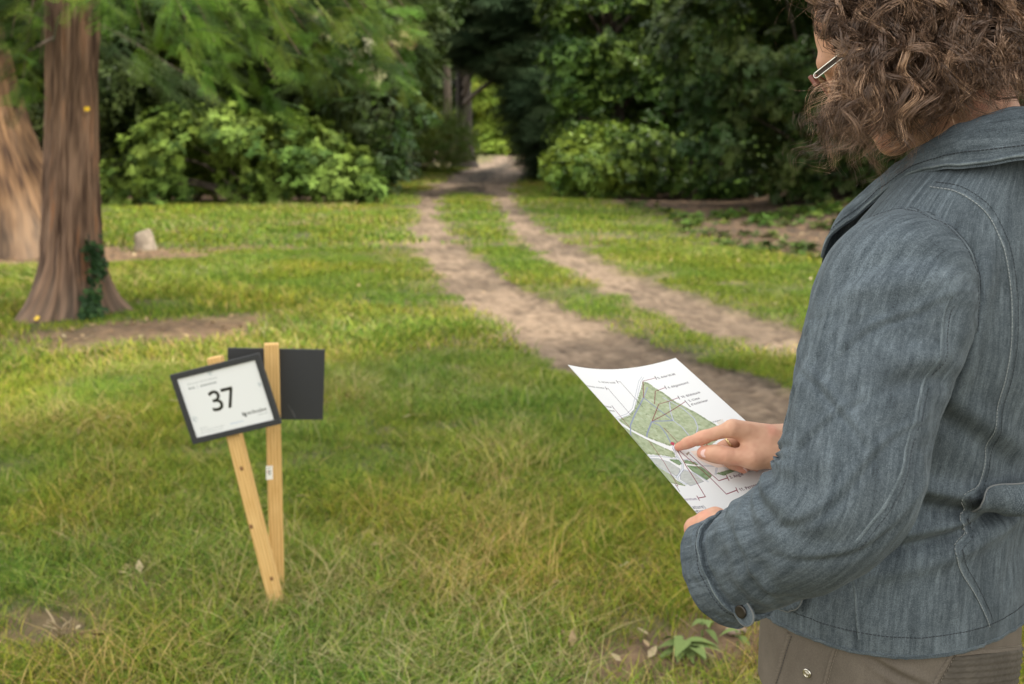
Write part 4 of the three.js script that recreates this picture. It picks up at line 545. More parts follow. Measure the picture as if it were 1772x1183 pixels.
// sleeves: a spine with rings; angle 0 = outer side, 90 = front/top, -90 = back/underside
const smoothPath = (pts) => new THREE.CatmullRomCurve3(pts, false, 'centripetal');
function makeSleeve(pts, us, rs, outer, folds) {
  const cv = smoothPath(pts), N = 240, fr = [];
  for (let i = 0; i <= N; i++) { const t = i / N, p = cv.getPointAt(t), T = cv.getTangentAt(t), e1 = outer.clone().addScaledVector(T, -outer.dot(T)).normalize(), e2 = V().crossVectors(T, e1); fr.push({ p, T, e1, e2 }); }
  const L = cv.getLength();
  const at = (u, v, lift = 0) => {   // v 0..1 round
    const x = clamp(u) * N, i = Math.min(N - 1, Math.floor(x)), t = x - i, A = fr[i], B = fr[i + 1], a = v * 2 * Math.PI, r = spline(us, rs, u) + folds(u, a) + lift, c = Math.cos(a) * r, s = Math.sin(a) * r;
    return V(lerp(A.p.x, B.p.x, t) + lerp(A.e1.x, B.e1.x, t) * c + lerp(A.e2.x, B.e2.x, t) * s, lerp(A.p.y, B.p.y, t) + lerp(A.e1.y, B.e1.y, t) * c + lerp(A.e2.y, B.e2.y, t) * s, lerp(A.p.z, B.p.z, t) + lerp(A.e1.z, B.e1.z, t) * c + lerp(A.e2.z, B.e2.z, t) * s);
  };
  return { at, L };
}
const wrapA = (a) => { a = (a + Math.PI) % (2 * Math.PI); return (a < 0 ? a + 2 * Math.PI : a) - Math.PI; };
const foldL = (u, a0) => {
  const a = wrapA(a0); let d = 0;
  const arcs = [[0.690, 0.0060, 0.6, 0.20], [0.738, 0.0036, 1.0, 0.12], [0.785, 0.0055, 0.35, -0.12], [0.842, 0.0028, -0.3, -0.2], [0.893, 0.0040, 0.3, -0.08], [0.640, 0.0040, 0.9, 0.26], [0.815, 0.0025, 0.9, 0.3]];
  for (const [u0, amp, ac, sl] of arcs) { const w = gauss(a - ac, 1.0) * (1 + 0.5 * noise3(a * 2.3, u0 * 40, 3)), x = u - (u0 + sl * (a - ac) * 0.18) - 0.006 * noise3(a * 1.7, u0 * 30, 7); d += amp * w * (gauss(x, 0.016) - 0.8 * gauss(x - 0.026, 0.013)); }
  for (const [u0, amp, ac] of [[0.60, 0.005, 1.5], [0.63, 0.005, 1.6], [0.57, 0.004, 1.3]]) d += amp * gauss(a - ac, 0.7) * (gauss(u - u0, 0.010) - gauss(u - u0 - 0.014, 0.010));   // crook of the elbow
  d += 0.006 * gauss(u - (0.27 + 0.05 * (a + 0.4)), 0.022) * gauss(a + 0.5, 0.7) - 0.007 * gauss(u - (0.23 + 0.06 * (a + 0.4)), 0.02) * gauss(a + 0.4, 0.7);
  d += 0.008 * gauss(u - (0.40 + 0.07 * (a + 1.0)), 0.030) * gauss(a + 1.1, 0.5) - 0.006 * gauss(u - (0.44 + 0.07 * (a + 1)), 0.02) * gauss(a + 1.2, 0.5);
  for (const [u0, a0q, sl, amp, wd] of [[0.34, -0.5, 0.16, 0.0045, 0.011], [0.50, -0.2, -0.10, 0.0040, 0.010], [0.545, 0.1, 0.12, 0.0045, 0.009], [0.60, -0.5, 0.14, 0.0055, 0.010], [0.655, -0.9, 0.10, 0.0050, 0.009], [0.46, 0.6, 0.15, 0.0035, 0.010]]) { const x = u - u0 - sl * (a - a0q) - 0.008 * noise3(a * 2, u0 * 50, 1), w = gauss(a - a0q, 0.65); d += 0.6 * amp * w * (gauss(x, wd) - gauss(x - wd * 1.7, wd * 0.8)); }
  d += 0.007 * fbm(Math.cos(a) * 1.4 + 3, Math.sin(a) * 1.4, u * 7, 3) + 0.0015 * noise3(Math.cos(a) * 5, Math.sin(a) * 5, u * 40);
  d += 0.006 * gauss(a + 1.6, 0.5) * gauss(u - 0.6, 0.05);   // point of the elbow
  return d;
};
const slL = makeSleeve([P(1672, 452, 1.315), P(1598, 468, 1.287), P(1550, 520, 1.262), P(1522, 610, 1.243), P(1490, 730, 1.215), P(1455, 850, 1.20), P(1410, 905, 1.218), P(1345, 942, 1.265), P(1296, 970, 1.310), P(1254, 986, 1.346)],
  [0, 0.08, 0.14, 0.20, 0.28, 0.42, 0.58, 0.66, 0.76, 0.88, 1], [0.030, 0.058, 0.082, 0.0925, 0.0925, 0.083, 0.0775, 0.076, 0.071, 0.064, 0.057], tL, foldL);
const slR = makeSleeve([TL(-0.10, 0.02, 1.345), TL(-0.155, 0.02, 1.335), TL(-0.20, 0.035, 1.29), TL(-0.215, 0.08, 1.20), TL(-0.205, 0.14, 1.12), TL(-0.15, 0.19, 1.10), P(1470, 770, 1.52), P(1388, 768, 1.50)],
  [0, 0.12, 0.25, 0.45, 0.65, 0.8, 1], [0.08, 0.088, 0.088, 0.08, 0.072, 0.064, 0.053], tR, (u, a) => 0.005 * fbm(Math.cos(a) * 2, Math.sin(a) * 2 + 7, u * 12, 3));
const wear = (p, k = 1) => { const n = 1 + k * (0.20 * fbm(p.x * 7, p.y * 5, p.z * 7, 3) + 0.30 * fbm(p.x * 38, p.y * 17, p.z * 38, 3)); return [n, n, n]; };
const jacket = pgroup('jacket');
pp('jacket_body', gridGeo(190, 300, (u, v) => jT(u, v * 2 - 1), (u, v) => [(v * 2 - 1) * 0.55 * DT, u * 0.63 * DT], (u, v, p) => wear(p)), denim, jacket);
pp('jacket_lining', gridGeo(40, 90, (u, v) => torsoAt(lerp(YH + 0.004, YT, u), (v * 2 - 1) * 0.93, -0.022, false), (u, v) => [v, u]), std({ color: rgb(0.05, 0.055, 0.06), roughness: 0.95, side: THREE.DoubleSide }), jacket);
pp('sleeve', gridGeo(260, 200, (u, v) => slL.at(u, v + 0.5), (u, v) => [v * 0.5 * DT, u * slL.L * DT], (u, v, p) => wear(p)), denim, jacket);
pp('sleeve', gridGeo(110, 60, (u, v) => slR.at(u, v), (u, v) => [v * 0.5 * DT, u * slR.L * DT], (u, v, p) => wear(p)), denim, jacket);

// finding where a seam seen in the picture lies on a surface
function finder(surf, nu = 150, nv = 240) {
  const pts = []; for (let i = 0; i <= nu; i++) for (let j = 0; j <= nv; j++) { const u = i / nu, v = j / nv, p = surf(u, v), e = 1e-3, du = surf(Math.min(1, u + e), v).sub(surf(Math.max(0, u - e), v)), dv = surf(u, v + e).sub(surf(u, v - e)), n = du.cross(dv), q = toPx(p); pts.push([u, v, q[0], q[1], n.dot(p.clone().sub(camC))]); }
  const sign = surf.sign ?? 1;
  return (px, py) => { let best = null, bd = 1e9; for (const t of pts) { if (t[4] * sign > 0) continue; const d = (t[2] - px) ** 2 + (t[3] - py) ** 2; if (d < bd) { bd = d; best = t; } } let [u, v] = best; // refine
    for (let k = 0, h = 0.004; k < 30; k++) { let im = false; for (const [a, b] of [[h, 0], [-h, 0], [0, h], [0, -h]]) { const q = toPx(surf(clamp(u + a), v + b)), d = (q[0] - px) ** 2 + (q[1] - py) ** 2; if (d < bd) { bd = d; u = clamp(u + a); v += b; im = true; break; } } if (!im) h *= 0.5; } return [u, v]; };
}
function normalOf(surf, u, v, sign) { const e = 1e-3, du = surf(Math.min(1, u + e), v).sub(surf(Math.max(0, u - e), v)), dv = surf(u, v + e).sub(surf(u, v - e)); return du.cross(dv).normalize().multiplyScalar(sign); }
const uvPath = (pts, n) => { const c = new THREE.CatmullRomCurve3(pts.map(([u, v]) => V(u, v, 0)), false, 'centripetal'); return c.getSpacedPoints(n).map((p) => [clamp(p.x), p.y]); };
function seamGeo(surf, sign, path, w, h, prof = [[-1, 0], [-0.85, 0.7], [-0.55, 0.9], [0.4, 0.5], [0.8, 0.2], [1, 0]], colf) {
  const pos = [], uv = [], col = [], idx = [], m = prof.length; let len = 0, last = null; const C = path.map(([u, v]) => surf(u, v));
  path.forEach(([u, v], i) => {
    const T = C[Math.min(C.length - 1, i + 1)].clone().sub(C[Math.max(0, i - 1)]).normalize(), n = normalOf(surf, u, v, sign), b = V().crossVectors(n, T).normalize(); if (last) len += last.distanceTo(C[i]); last = C[i];
    prof.forEach(([x, y], k) => { const p = C[i].clone().addScaledVector(b, x * w / 2).addScaledVector(n, y * h - (y === 0 ? 0.0012 : 0)); pos.push(p.x, p.y, p.z); uv.push((x * w / 2) * DT, len * DT); const c = colf ? colf(k, len) : [1, 1, 1]; col.push(...c); });
  });
  for (let i = 0; i < path.length - 1; i++) for (let k = 0; k < m - 1; k++) { const a = i * m + k, c = a + m; idx.push(a, c, a + 1, a + 1, c, c + 1); }
  return geoFrom(pos, idx, uv, col);
}
const stitchList = { dark: [], pale: [] };
function stitches(surf, sign, path, off, lift, tone = 'dark', dash = 0.0028, gap = 0.0016, r = 0.00042) {
  const C = path.map(([u, v]) => { const n = normalOf(surf, u, v, sign); return [surf(u, v), n]; });
  let acc = 0; for (let i = 0; i < C.length - 1; i++) {
    const A = C[i][0], B = C[i + 1][0], T = B.clone().sub(A), L = T.length(); T.normalize(); const b = V().crossVectors(C[i][1], T).normalize();
    while (acc < L) { const s = A.clone().addScaledVector(T, acc).addScaledVector(b, off).addScaledVector(C[i][1], lift), e = s.clone().addScaledVector(T, dash); stitchList[tone].push(tubeGeo([s, s.clone().lerp(e, 0.5).addScaledVector(C[i][1], r * 0.8), e], () => r, 4)); acc += dash + gap; }
    acc -= L;
  }
}
const edgePale = (k) => k === 1 || k === 2 ? [1.45, 1.42, 1.36] : k === 4 || k === 5 ? [0.85, 0.85, 0.86] : [1, 1, 1];
const surfT = (u, v) => jT(u, v * 2 - 1), surfS = (u, v) => slL.at(u, v); 
const signT = (() => { const n = normalOf(surfT, 0.5, 0.5, 1), o = surfT(0.5, 0.5).sub(TL(0, spline(tor.y, tor.f, lerp(YH, YT, 0.5)), lerp(YH, YT, 0.5))); return n.dot(o) > 0 ? 1 : -1; })();
const signS = (() => { const n = normalOf(surfS, 0.4, 0, 1), o = surfS(0.4, 0).sub(surfS(0.4, 0.5)); return n.dot(o) > 0 ? 1 : -1; })();
surfT.sign = signT; surfS.sign = signS;
const findT = finder(surfT), findS = finder(surfS);
const onT = (list, n) => uvPath(list.map(([x, y]) => findT(x, y)), n), onS = (list, n) => uvPath(list.map(([x, y]) => findS(x, y)), n);
{
  const princess = onT([[1612, 322], [1660, 332], [1706, 365], [1735, 420], [1750, 500], [1752, 570], [1742, 650], [1725, 720], [1705, 795], [1693, 842], [1668, 860], [1671, 880], [1664, 900], [1673, 920], [1655, 945], [1664, 985], [1690, 1030], [1712, 1080]], 150);
  pp('seam', seamGeo(surfT, signT, princess, 0.0060, 0.0008, undefined, edgePale), denim, jacket); stitches(surfT, signT, princess, 0.0075, 0.0006); stitches(surfT, signT, princess, -0.003, 0.0022, 'pale');
  const side = onT([[1475, 975], [1480, 1020], [1484, 1075], [1488, 1106]], 40);
  pp('seam', seamGeo(surfT, signT, side, 0.005, 0.0007, undefined, edgePale), denim, jacket);
  const hem = []; for (let i = 0; i <= 260; i++) hem.push([0.043, lerp(0.03, 0.97, i / 260)]);
  stitches(surfT, signT, hem, 0, 0.0003, 'dark', 0.0030, 0.0018, 0.0005);
  pp('hem_roll', seamGeo(surfT, signT, hem.map(([u, v]) => [0.002, v]), 0.006, 0.0011), denim, jacket);
  const edge = []; for (let i = 0; i <= 90; i++) edge.push([lerp(0.004, 0.80, i / 90), 0.9965]);
  pp('front_edge', seamGeo(surfT, signT, edge, 0.006, 0.0014, undefined, edgePale), denim, jacket); stitches(surfT, signT, edge, 0.006, 0.0006, 'dark');
  const outside = (p) => { if (p.y > YT - 0.005) return true; const a = spline(tor.y, tor.a, p.y), b = spline(tor.y, tor.b, p.y), f = spline(tor.y, tor.f, p.y), qx = p.x - NECK.x, qz = p.z - NECK.z, l = qx * tL.x + qz * tL.z, w = qx * tF.x + qz * tF.z - f; return Math.pow(Math.abs(l / (a + 0.004)), 2.3) + Math.pow(Math.abs(w / (b + 0.004)), 2.3) > 1; };
  const armP = []; for (let i = 0; i <= 90; i++) { const v = lerp(-0.36, 0.22, i / 90); let u = 0.02; while (u < 0.4 && !outside(slL.at(u, v))) u += 0.002; armP.push([u + 0.006, v]); }
  const arm = armP.map((q, i) => [armP.slice(Math.max(0, i - 4), i + 5).reduce((s, t) => s + t[0], 0) / armP.slice(Math.max(0, i - 4), i + 5).length, q[1]]);
  pp('armhole_seam', seamGeo(surfS, signS, arm, 0.0055, 0.0007, undefined, edgePale), denim, jacket); stitches(surfS, signS, arm, 0.006, 0.0006); stitches(surfS, signS, arm, -0.006, 0.0006);
  const sSeam = onS([[1648, 512], [1630, 580], [1612, 640], [1592, 690], [1578, 740], [1565, 800], [1540, 860], [1508, 905], [1480, 940]], 110);
  pp('seam', seamGeo(surfS, signS, sSeam, 0.0050, 0.0006, undefined, edgePale), denim, jacket); stitches(surfS, signS, sSeam, 0.0070, 0.0006);
}
// collar: rises from the neck, folds over, runs into the lapels
{
  const fold = [[0, -0.072, 1.532], [0.052, -0.056, 1.527], [0.078, -0.005, 1.511], [0.070, 0.050, 1.487], [0.062, 0.092, 1.459], [0.066, 0.126, 1.428], [0.076, 0.150, 1.398], [0.07, 0.172, 1.33]];
  const edge = [[0, -0.122, 1.478], [0.080, -0.098, 1.470], [0.118, -0.018, 1.459], [0.112, 0.032, 1.452], [0.100, 0.082, 1.430], [0.100, 0.120, 1.400], [0.125, 0.150, 1.362], [0.095, 0.180, 1.30]];
  const both = (l) => [...l.slice(1).reverse().map(([a, b, c]) => V(-a, b, c)), ...l.map(([a, b, c]) => V(a, b, c))];
  const cf = new THREE.CatmullRomCurve3(both(fold), false, 'centripetal'), ce = new THREE.CatmullRomCurve3(both(edge), false, 'centripetal');
  const at = (u, s) => {   // u along, s across 0 (inside the neck) .. 1 (outer edge)
    const p = cf.getPoint(u), q = ce.getPoint(u), inn = V(p.x * 0.88, p.y * 0.86 + 0.004, p.z - 0.048 * (1 - Math.abs(u - 0.5) * 1.4)); let r;
    if (s < 0.3) r = inn.lerp(p, Math.pow(s / 0.3, 0.9)); else { const t = (s - 0.3) / 0.7; r = p.clone().lerp(q, t); r.z += 0.010 * Math.sin(Math.PI * Math.min(1, t * 1.15)) ; const o = V(q.x - p.x, q.y - p.y, 0).normalize(); r.addScaledVector(o, 0.007 * Math.sin(Math.PI * t)); r.z += 0.0025 * noise3(u * 40, t * 3, 2); }
    if (s > 0.985) r.z -= 0.004;
    return TL(r.x, r.y, r.z);
  };
  pp('collar', gridGeo(220, 36, at, (u, v) => [v * 0.11 * DT, u * 0.75 * DT], (u, v, p) => wear(p)), denim, jacket);
  const sC = (u, v) => at(u, v), sg = normalOf(sC, 0.6, 0.7, 1).dot(V(0, 1, 0)) > 0 ? 1 : -1, e1 = [], e2 = []; for (let i = 0; i <= 200; i++) { e1.push([0.04 + 0.92 * i / 200, 0.985]); e2.push([0.04 + 0.92 * i / 200, 0.86]); }
  pp('collar_edge', seamGeo(sC, sg, e1, 0.005, 0.0022, [[-1, 0], [-0.7, 0.9], [0, 1], [0.7, 0.9], [1, 0]], (k) => k === 2 ? [1.6, 1.55, 1.45] : [1, 1, 1]), denim, jacket);
  stitches(sC, sg, e2, 0, 0.0006, 'dark', 0.003, 0.0016, 0.0005);
}
// turned-back cuff with a buttoned tab
{
  const cuff = (u, v) => { const a = v * 2 * Math.PI, c2 = a, x = lerp(0.936, 1.0 + 0.016 * Math.max(0, -Math.sin(c2)), u), open = 0.004 * u; return slL.at(Math.min(1, x), v, 0.0055 + open + 0.0012 * noise3(u * 9, Math.cos(a) * 4, Math.sin(a) * 4)); };
  const cu = pgroup('cuff', jacket);
  pp('cuff_band', gridGeo(36, 150, (u, v) => u < 0.06 ? cuff(0, v).lerp(slL.at(0.936, v, 0.0005), 1 - u / 0.06) : u > 0.94 ? cuff(1, v).lerp(slL.at(1, v, -0.001), (u - 0.94) / 0.06) : cuff((u - 0.06) / 0.88, v), (u, v) => [v * 0.45 * DT, u * 0.06 * DT], (u, v, p) => wear(p)), denim, cu);
  const sg = normalOf(cuff, 0.5, 0, 1).dot(cuff(0.5, 0).sub(cuff(0.5, 0.5))) > 0 ? 1 : -1; cuff.sign = sg;
  const rim = []; for (let i = 0; i <= 140; i++) rim.push([0.02, i / 140]); pp('cuff_edge', seamGeo(cuff, sg, rim, 0.004, 0.0014, [[-1, 0], [-0.7, 0.9], [0, 1], [0.7, 0.9], [1, 0]], (k) => k === 2 ? [1.7, 1.65, 1.55] : [1, 1, 1]), denim, cu);
  const rim2 = []; for (let i = 0; i <= 140; i++) rim2.push([0.16, i / 140]); stitches(cuff, sg, rim2, 0, 0.0004, 'dark');
  // tab: leaves the cuff underneath and hangs clear, rounded end
  const a0 = P(1258, 1008, 1.285), a1 = P(1300, 1079, 1.262), ax = a1.clone().sub(a0), L = ax.length(); ax.normalize(); const ny = V(-0.8, 0.05, 0.6).addScaledVector(ax, -V(-0.8, 0.05, 0.6).dot(ax)).normalize(), sd = V().crossVectors(ax, ny).normalize();
  const sh = new THREE.Shape(); const hw = 0.0125; sh.moveTo(-hw, 0); sh.lineTo(-hw, L - hw); sh.absarc(0, L - hw, hw, Math.PI, 0, true); sh.lineTo(hw, 0); sh.closePath();
  const M = new THREE.Matrix4().makeBasis(sd, ax, ny).setPosition(a0), tg = new THREE.ExtrudeGeometry(sh, { depth: 0.002, bevelEnabled: true, bevelSize: 0.0014, bevelThickness: 0.0012, bevelSegments: 2, curveSegments: 16 });
  const tu = tg.attributes.uv; for (let i = 0; i < tu.count; i++) tu.setXY(i, tu.getX(i) * DT, tu.getY(i) * DT); tg.setAttribute('color', new THREE.Float32BufferAttribute(new Float32Array(tg.attributes.position.count * 3).fill(1), 3)); tg.applyMatrix4(M);
  pp('cuff_tab', tg, denim, cu);
  const rimPts = []; for (let i = 0; i <= 40; i++) { const a = Math.PI - Math.PI * i / 40; rimPts.push(V(Math.cos(a) * (hw + 0.0004), L - hw + Math.sin(a) * (hw + 0.0004), 0.002)); } rimPts.unshift(V(-hw - 0.0004, 0.004, 0.002)); rimPts.push(V(hw + 0.0004, 0.004, 0.002));
  pp('tab_edge', tubeGeo(rimPts.map((p) => p.applyMatrix4(M)), () => 0.0013, 6), std({ color: rgb(0.15, 0.16, 0.165), roughness: 0.9 }), cu);
  const bg = new THREE.LatheGeometry([[0, 0.0028], [0.004, 0.003], [0.0066, 0.0034], [0.0078, 0.0026], [0.008, 0.0012], [0.0072, 0]].map(([a, b]) => new THREE.Vector2(a, b)), 28); bg.rotateX(Math.PI / 2); bg.translate(0, L * 0.68, 0.0034); bg.applyMatrix4(M); pp('button', bg, metalDark, cu);
}
// flaps
function flapGeo(surf, sign, top, bot, lift, th = 0.003) {   // rows of points seen in the picture, laid on the surface and lifted clear
  const n = 40, A = uvPath(top, n), B = uvPath(bot, n), f = (i, t, k) => { const x = clamp(i, 0, 1) * n, j = Math.min(n - 1, Math.floor(x)), q = x - j, ua = lerp(lerp(A[j][0], A[j + 1][0], q), lerp(B[j][0], B[j + 1][0], q), t), va = lerp(lerp(A[j][1], A[j + 1][1], q), lerp(B[j][1], B[j + 1][1], q), t); return surf(ua, va).addScaledVector(normalOf(surf, ua, va, sign), lift(i, t) + k); };
  const o = gridGeo(60, 20, (i, t) => { const e = Math.min(i, 1 - i, t, 1 - t); return f(i, t, th * Math.sqrt(clamp(e / 0.06))); }, (u, v) => [u * 0.1 * DT, v * 0.04 * DT], (u, v, p) => wear(p));
  return { geo: o, f };
}
{
  const T = (l) => l.map(([x, y]) => findT(x, y));
  const tab = flapGeo(surfT, signT, T([[1677, 872], [1690, 856], [1712, 845], [1740, 840], [1760, 842], [1790, 850]]), T([[1678, 876], [1692, 878], [1714, 878], [1742, 881], [1762, 884], [1790, 890]]), (i, t) => 0.006 + 0.014 * (1 - t) * Math.sin(Math.PI * clamp(i * 0.62 + 0.05)), 0.003);
  const wt = pgroup('waist_tab', jacket); pp('tab_cloth', tab.geo, denim, wt);
  const rimc = []; for (let i = 0; i <= 40; i++) rimc.push(tab.f(0.01 + i / 41, 0.0, 0.0012)); pp('tab_edge', tubeGeo(rimc, () => 0.0011, 6), std({ color: rgb(0.15, 0.16, 0.165), roughness: 0.9 }), wt);
  const c = tab.f(0.46, 0.5, 0.0032), nn = tab.f(0.46, 0.5, 0.01).sub(c).normalize(); const bg = new THREE.LatheGeometry([[0, 0.002], [0.005, 0.0022], [0.0085, 0.0026], [0.0098, 0.002], [0.010, 0]].map(([a, b]) => new THREE.Vector2(a, b)), 24); bg.applyQuaternion(new THREE.Quaternion().setFromUnitVectors(dirY, nn)); bg.translate(c.x, c.y, c.z); pp('button', bg, metalDark, wt);
  const fl = flapGeo(surfT, signT, T([[1338, 1010], [1352, 1005], [1368, 1000], [1384, 998], [1400, 998]]), T([[1344, 1040], [1356, 1052], [1372, 1057], [1388, 1050], [1400, 1020]]), (i, t) => 0.003 + 0.004 * t, 0.004);
  const pf = pgroup('pocket_flap', jacket); pp('flap_cloth', fl.geo, denim, pf); const rim = []; for (let i = 0; i <= 36; i++) rim.push(fl.f(0.03 + 0.94 * i / 36, 0.97, 0.002)); pp('flap_edge', tubeGeo(rim, () => 0.0010, 6), std({ color: rgb(0.15, 0.16, 0.165), roughness: 0.9 }), pf);
}
for (const [k, m] of [['dark', threadDark], ['pale', threadPale]]) { const s = pp(k === 'dark' ? 'dark_stitching' : 'pale_stitching', mergeGeometries(stitchList[k]), m, jacket); s.userData.kind = 'stuff'; }

// trousers
const cottonTex = dataTex(256, (x, y) => { const q = clamp(205 + 22 * (((x + y) & 3) < 2 ? 1 : -1) * 0.4 + 60 * (hash3(x, y, 4) - 0.5) + 26 * fbm(x / 256 * 8, 3, y / 256 * 8, 2), 0, 255); return [q, q, q]; });
const cotton = phys({ map: cottonTex, bumpMap: cottonTex, bumpScale: 0.0004, roughness: 0.9, side: THREE.DoubleSide, vertexColors: true, specularIntensity: 0.3, sheen: 0.2 }); cotton.color.setRGB(0.165, 0.142, 0.118);
const hip = { y: [0.60, 0.70, 0.78, 0.85, 0.92, 1.0], f: [0.10, 0.10, 0.098, 0.098, 0.10, 0.095], a: [0.185, 0.19, 0.195, 0.194, 0.185, 0.165], b: [0.150, 0.154, 0.158, 0.156, 0.150, 0.138] };
const hipAt = (y, v) => { const s = v * Math.PI, a = spline(hip.y, hip.a, y), b = spline(hip.y, hip.b, y), f = spline(hip.y, hip.f, y), c = Math.cos(s), n = Math.sin(s), e = 2.25, k = Math.pow(Math.pow(Math.abs(c), e) + Math.pow(Math.abs(n), e), -1 / e);
  let d = 0.003 * fbm(s * 3, y * 9, 6, 3); d += 0.005 * (gauss(y - (0.842 + 0.09 * (s - 0.9)), 0.006) - gauss(y - (0.833 + 0.09 * (s - 0.9)), 0.006)) * gauss(s - 0.95, 0.3) + 0.003 * (gauss(y - (0.82 + 0.12 * (s - 0.9)), 0.006) - gauss(y - (0.812 + 0.12 * (s - 0.9)), 0.006)) * gauss(s - 0.9, 0.25); return TL(n * k * a + n * d, f - c * k * b - c * d, y); };
const trousers = pgroup('trousers');
const HB = 0.745, surfH = (u, v) => hipAt(lerp(HB, 0.97, u), v * 2 - 1); surfH.sign = signT;
pp('trouser_seat', gridGeo(90, 160, surfH, (u, v) => [v * 2.2 * 4, u * 0.25 * 4], (u, v, p) => wear(p, 0.6)), cotton, trousers);
const legPath = { L: [TL(0.095, 0.10, 0.80), TL(0.098, 0.105, 0.62), TL(0.10, 0.12, 0.46), TL(0.10, 0.10, 0.25), TL(0.105, 0.085, 0.05)], R: [TL(-0.095, 0.10, 0.80), TL(-0.10, 0.11, 0.62), TL(-0.11, 0.13, 0.46), TL(-0.115, 0.11, 0.25), TL(-0.12, 0.10, 0.05)] };
for (const k of ['L', 'R']) { const lg = makeSleeve(legPath[k], [0, 0.25, 0.5, 0.75, 1], [0.106, 0.097, 0.08, 0.076, 0.082], tL, (u, a) => 0.006 * fbm(Math.cos(a) * 2, Math.sin(a) * 2, u * 14 + (k === 'L' ? 0 : 9), 3) + 0.012 * Math.abs(Math.cos(a)) * sstep(0.3, 0, u) * -1); pp('trouser_leg', gridGeo(110, 56, (u, v) => lg.at(u, v), (u, v) => [v * 2, u * 3], (u, v, p) => wear(p, 0.6)), cotton, trousers); }
{
  const findH = finder(surfH), onH = (l, n) => uvPath(l.map(([x, y]) => findH(x, y)), n), st = stitchList; st.dark = []; st.pale = [];
  for (const [l, w, tone] of [[[[1366, 1096], [1352, 1140], [1336, 1195]], 0.008, 'dark'], [[[1449, 1108], [1438, 1140], [1424, 1195]], 0.005, 'pale'], [[[1664, 1090], [1652, 1120], [1630, 1160], [1605, 1200]], 0.008, 'pale'], [[[1652, 1132], [1700, 1127], [1772, 1116]], 0.006, 'pale']]) { const p = onH(l, 50); pp('seam', seamGeo(surfH, signT, p, w, 0.0018), cotton, trousers); stitches(surfH, signT, p, w * 0.5 + 0.001, 0.0008, tone); }
  const pocket = flapGeo(surfH, signT, [[1650, 1136], [1690, 1132], [1730, 1127], [1790, 1118]].map(([x, y]) => findH(x, y)), [[1610, 1200], [1660, 1203], [1720, 1200], [1790, 1196]].map(([x, y]) => findH(x, y)), (i, t) => 0.0012 + 0.0012 * Math.sin(t * 40) + 0.0004 * Math.sin(i * 300), 0.002);
  const corded = cotton.clone(); corded.color.setRGB(0.105, 0.093, 0.078); pp('back_pocket', pocket.geo, corded, trousers, 'ribbed darker back pocket');
  const [u, v] = findH(1397, 1164), c = surfH(u, v), n = normalOf(surfH, u, v, signT), q = new THREE.Quaternion().setFromUnitVectors(dirY, n);
  const bg = new THREE.LatheGeometry([[0, 0.0016], [0.003, 0.0016], [0.0042, 0.0026], [0.0056, 0.0026], [0.0064, 0.0012], [0.0064, -0.001]].map(([a, b]) => new THREE.Vector2(a, b)), 24), bars = [bg.toNonIndexed()];
  for (const a of [0, 0.7, -0.7]) { const b = new THREE.BoxGeometry(0.0009, 0.0012, a ? 0.004 : 0.009).toNonIndexed(); if (a) b.translate(0, 0, 0.002); b.rotateY(a); b.translate(0, 0.0022, 0); bars.push(b); }
  const mg = mergeGeometries(bars); mg.applyQuaternion(q); mg.translate(c.x, c.y, c.z); pp('rivet', mg, metalPale, trousers);
  for (const k of ['dark', 'pale']) { const s = pp('stitching', mergeGeometries(st[k]), k === 'dark' ? threadDark : std({ color: rgb(0.22, 0.19, 0.15), roughness: 0.9 }), trousers); s.userData.kind = 'stuff'; }
}
{ // walking shoes, out of the picture below
  for (const k of ['L', 'R']) { const an = legPath[k][4].clone(), toe = an.clone().addScaledVector(tF, 0.17); toe.y = 0.03; an.y = 0.07; const heel = an.clone().addScaledVector(tF, -0.05); heel.y = 0.035; const f = join([bone(an, heel, 0.05, 0.042), bone(heel, toe, 0.04, 0.034), bone(an, toe, 0.05, 0.036)], 0.03); const g = netGeo((x, y, z) => Math.max(f(x, y, z), 0.004 - y), V(Math.min(an.x, toe.x) - 0.12, -0.02, Math.min(an.z, toe.z) - 0.12), V(Math.max(an.x, toe.x) + 0.12, 0.15, Math.max(an.z, toe.z) + 0.12), 0.008); pp('shoe', g, std({ color: rgb(0.05, 0.04, 0.03), roughness: 0.7 })); }
}

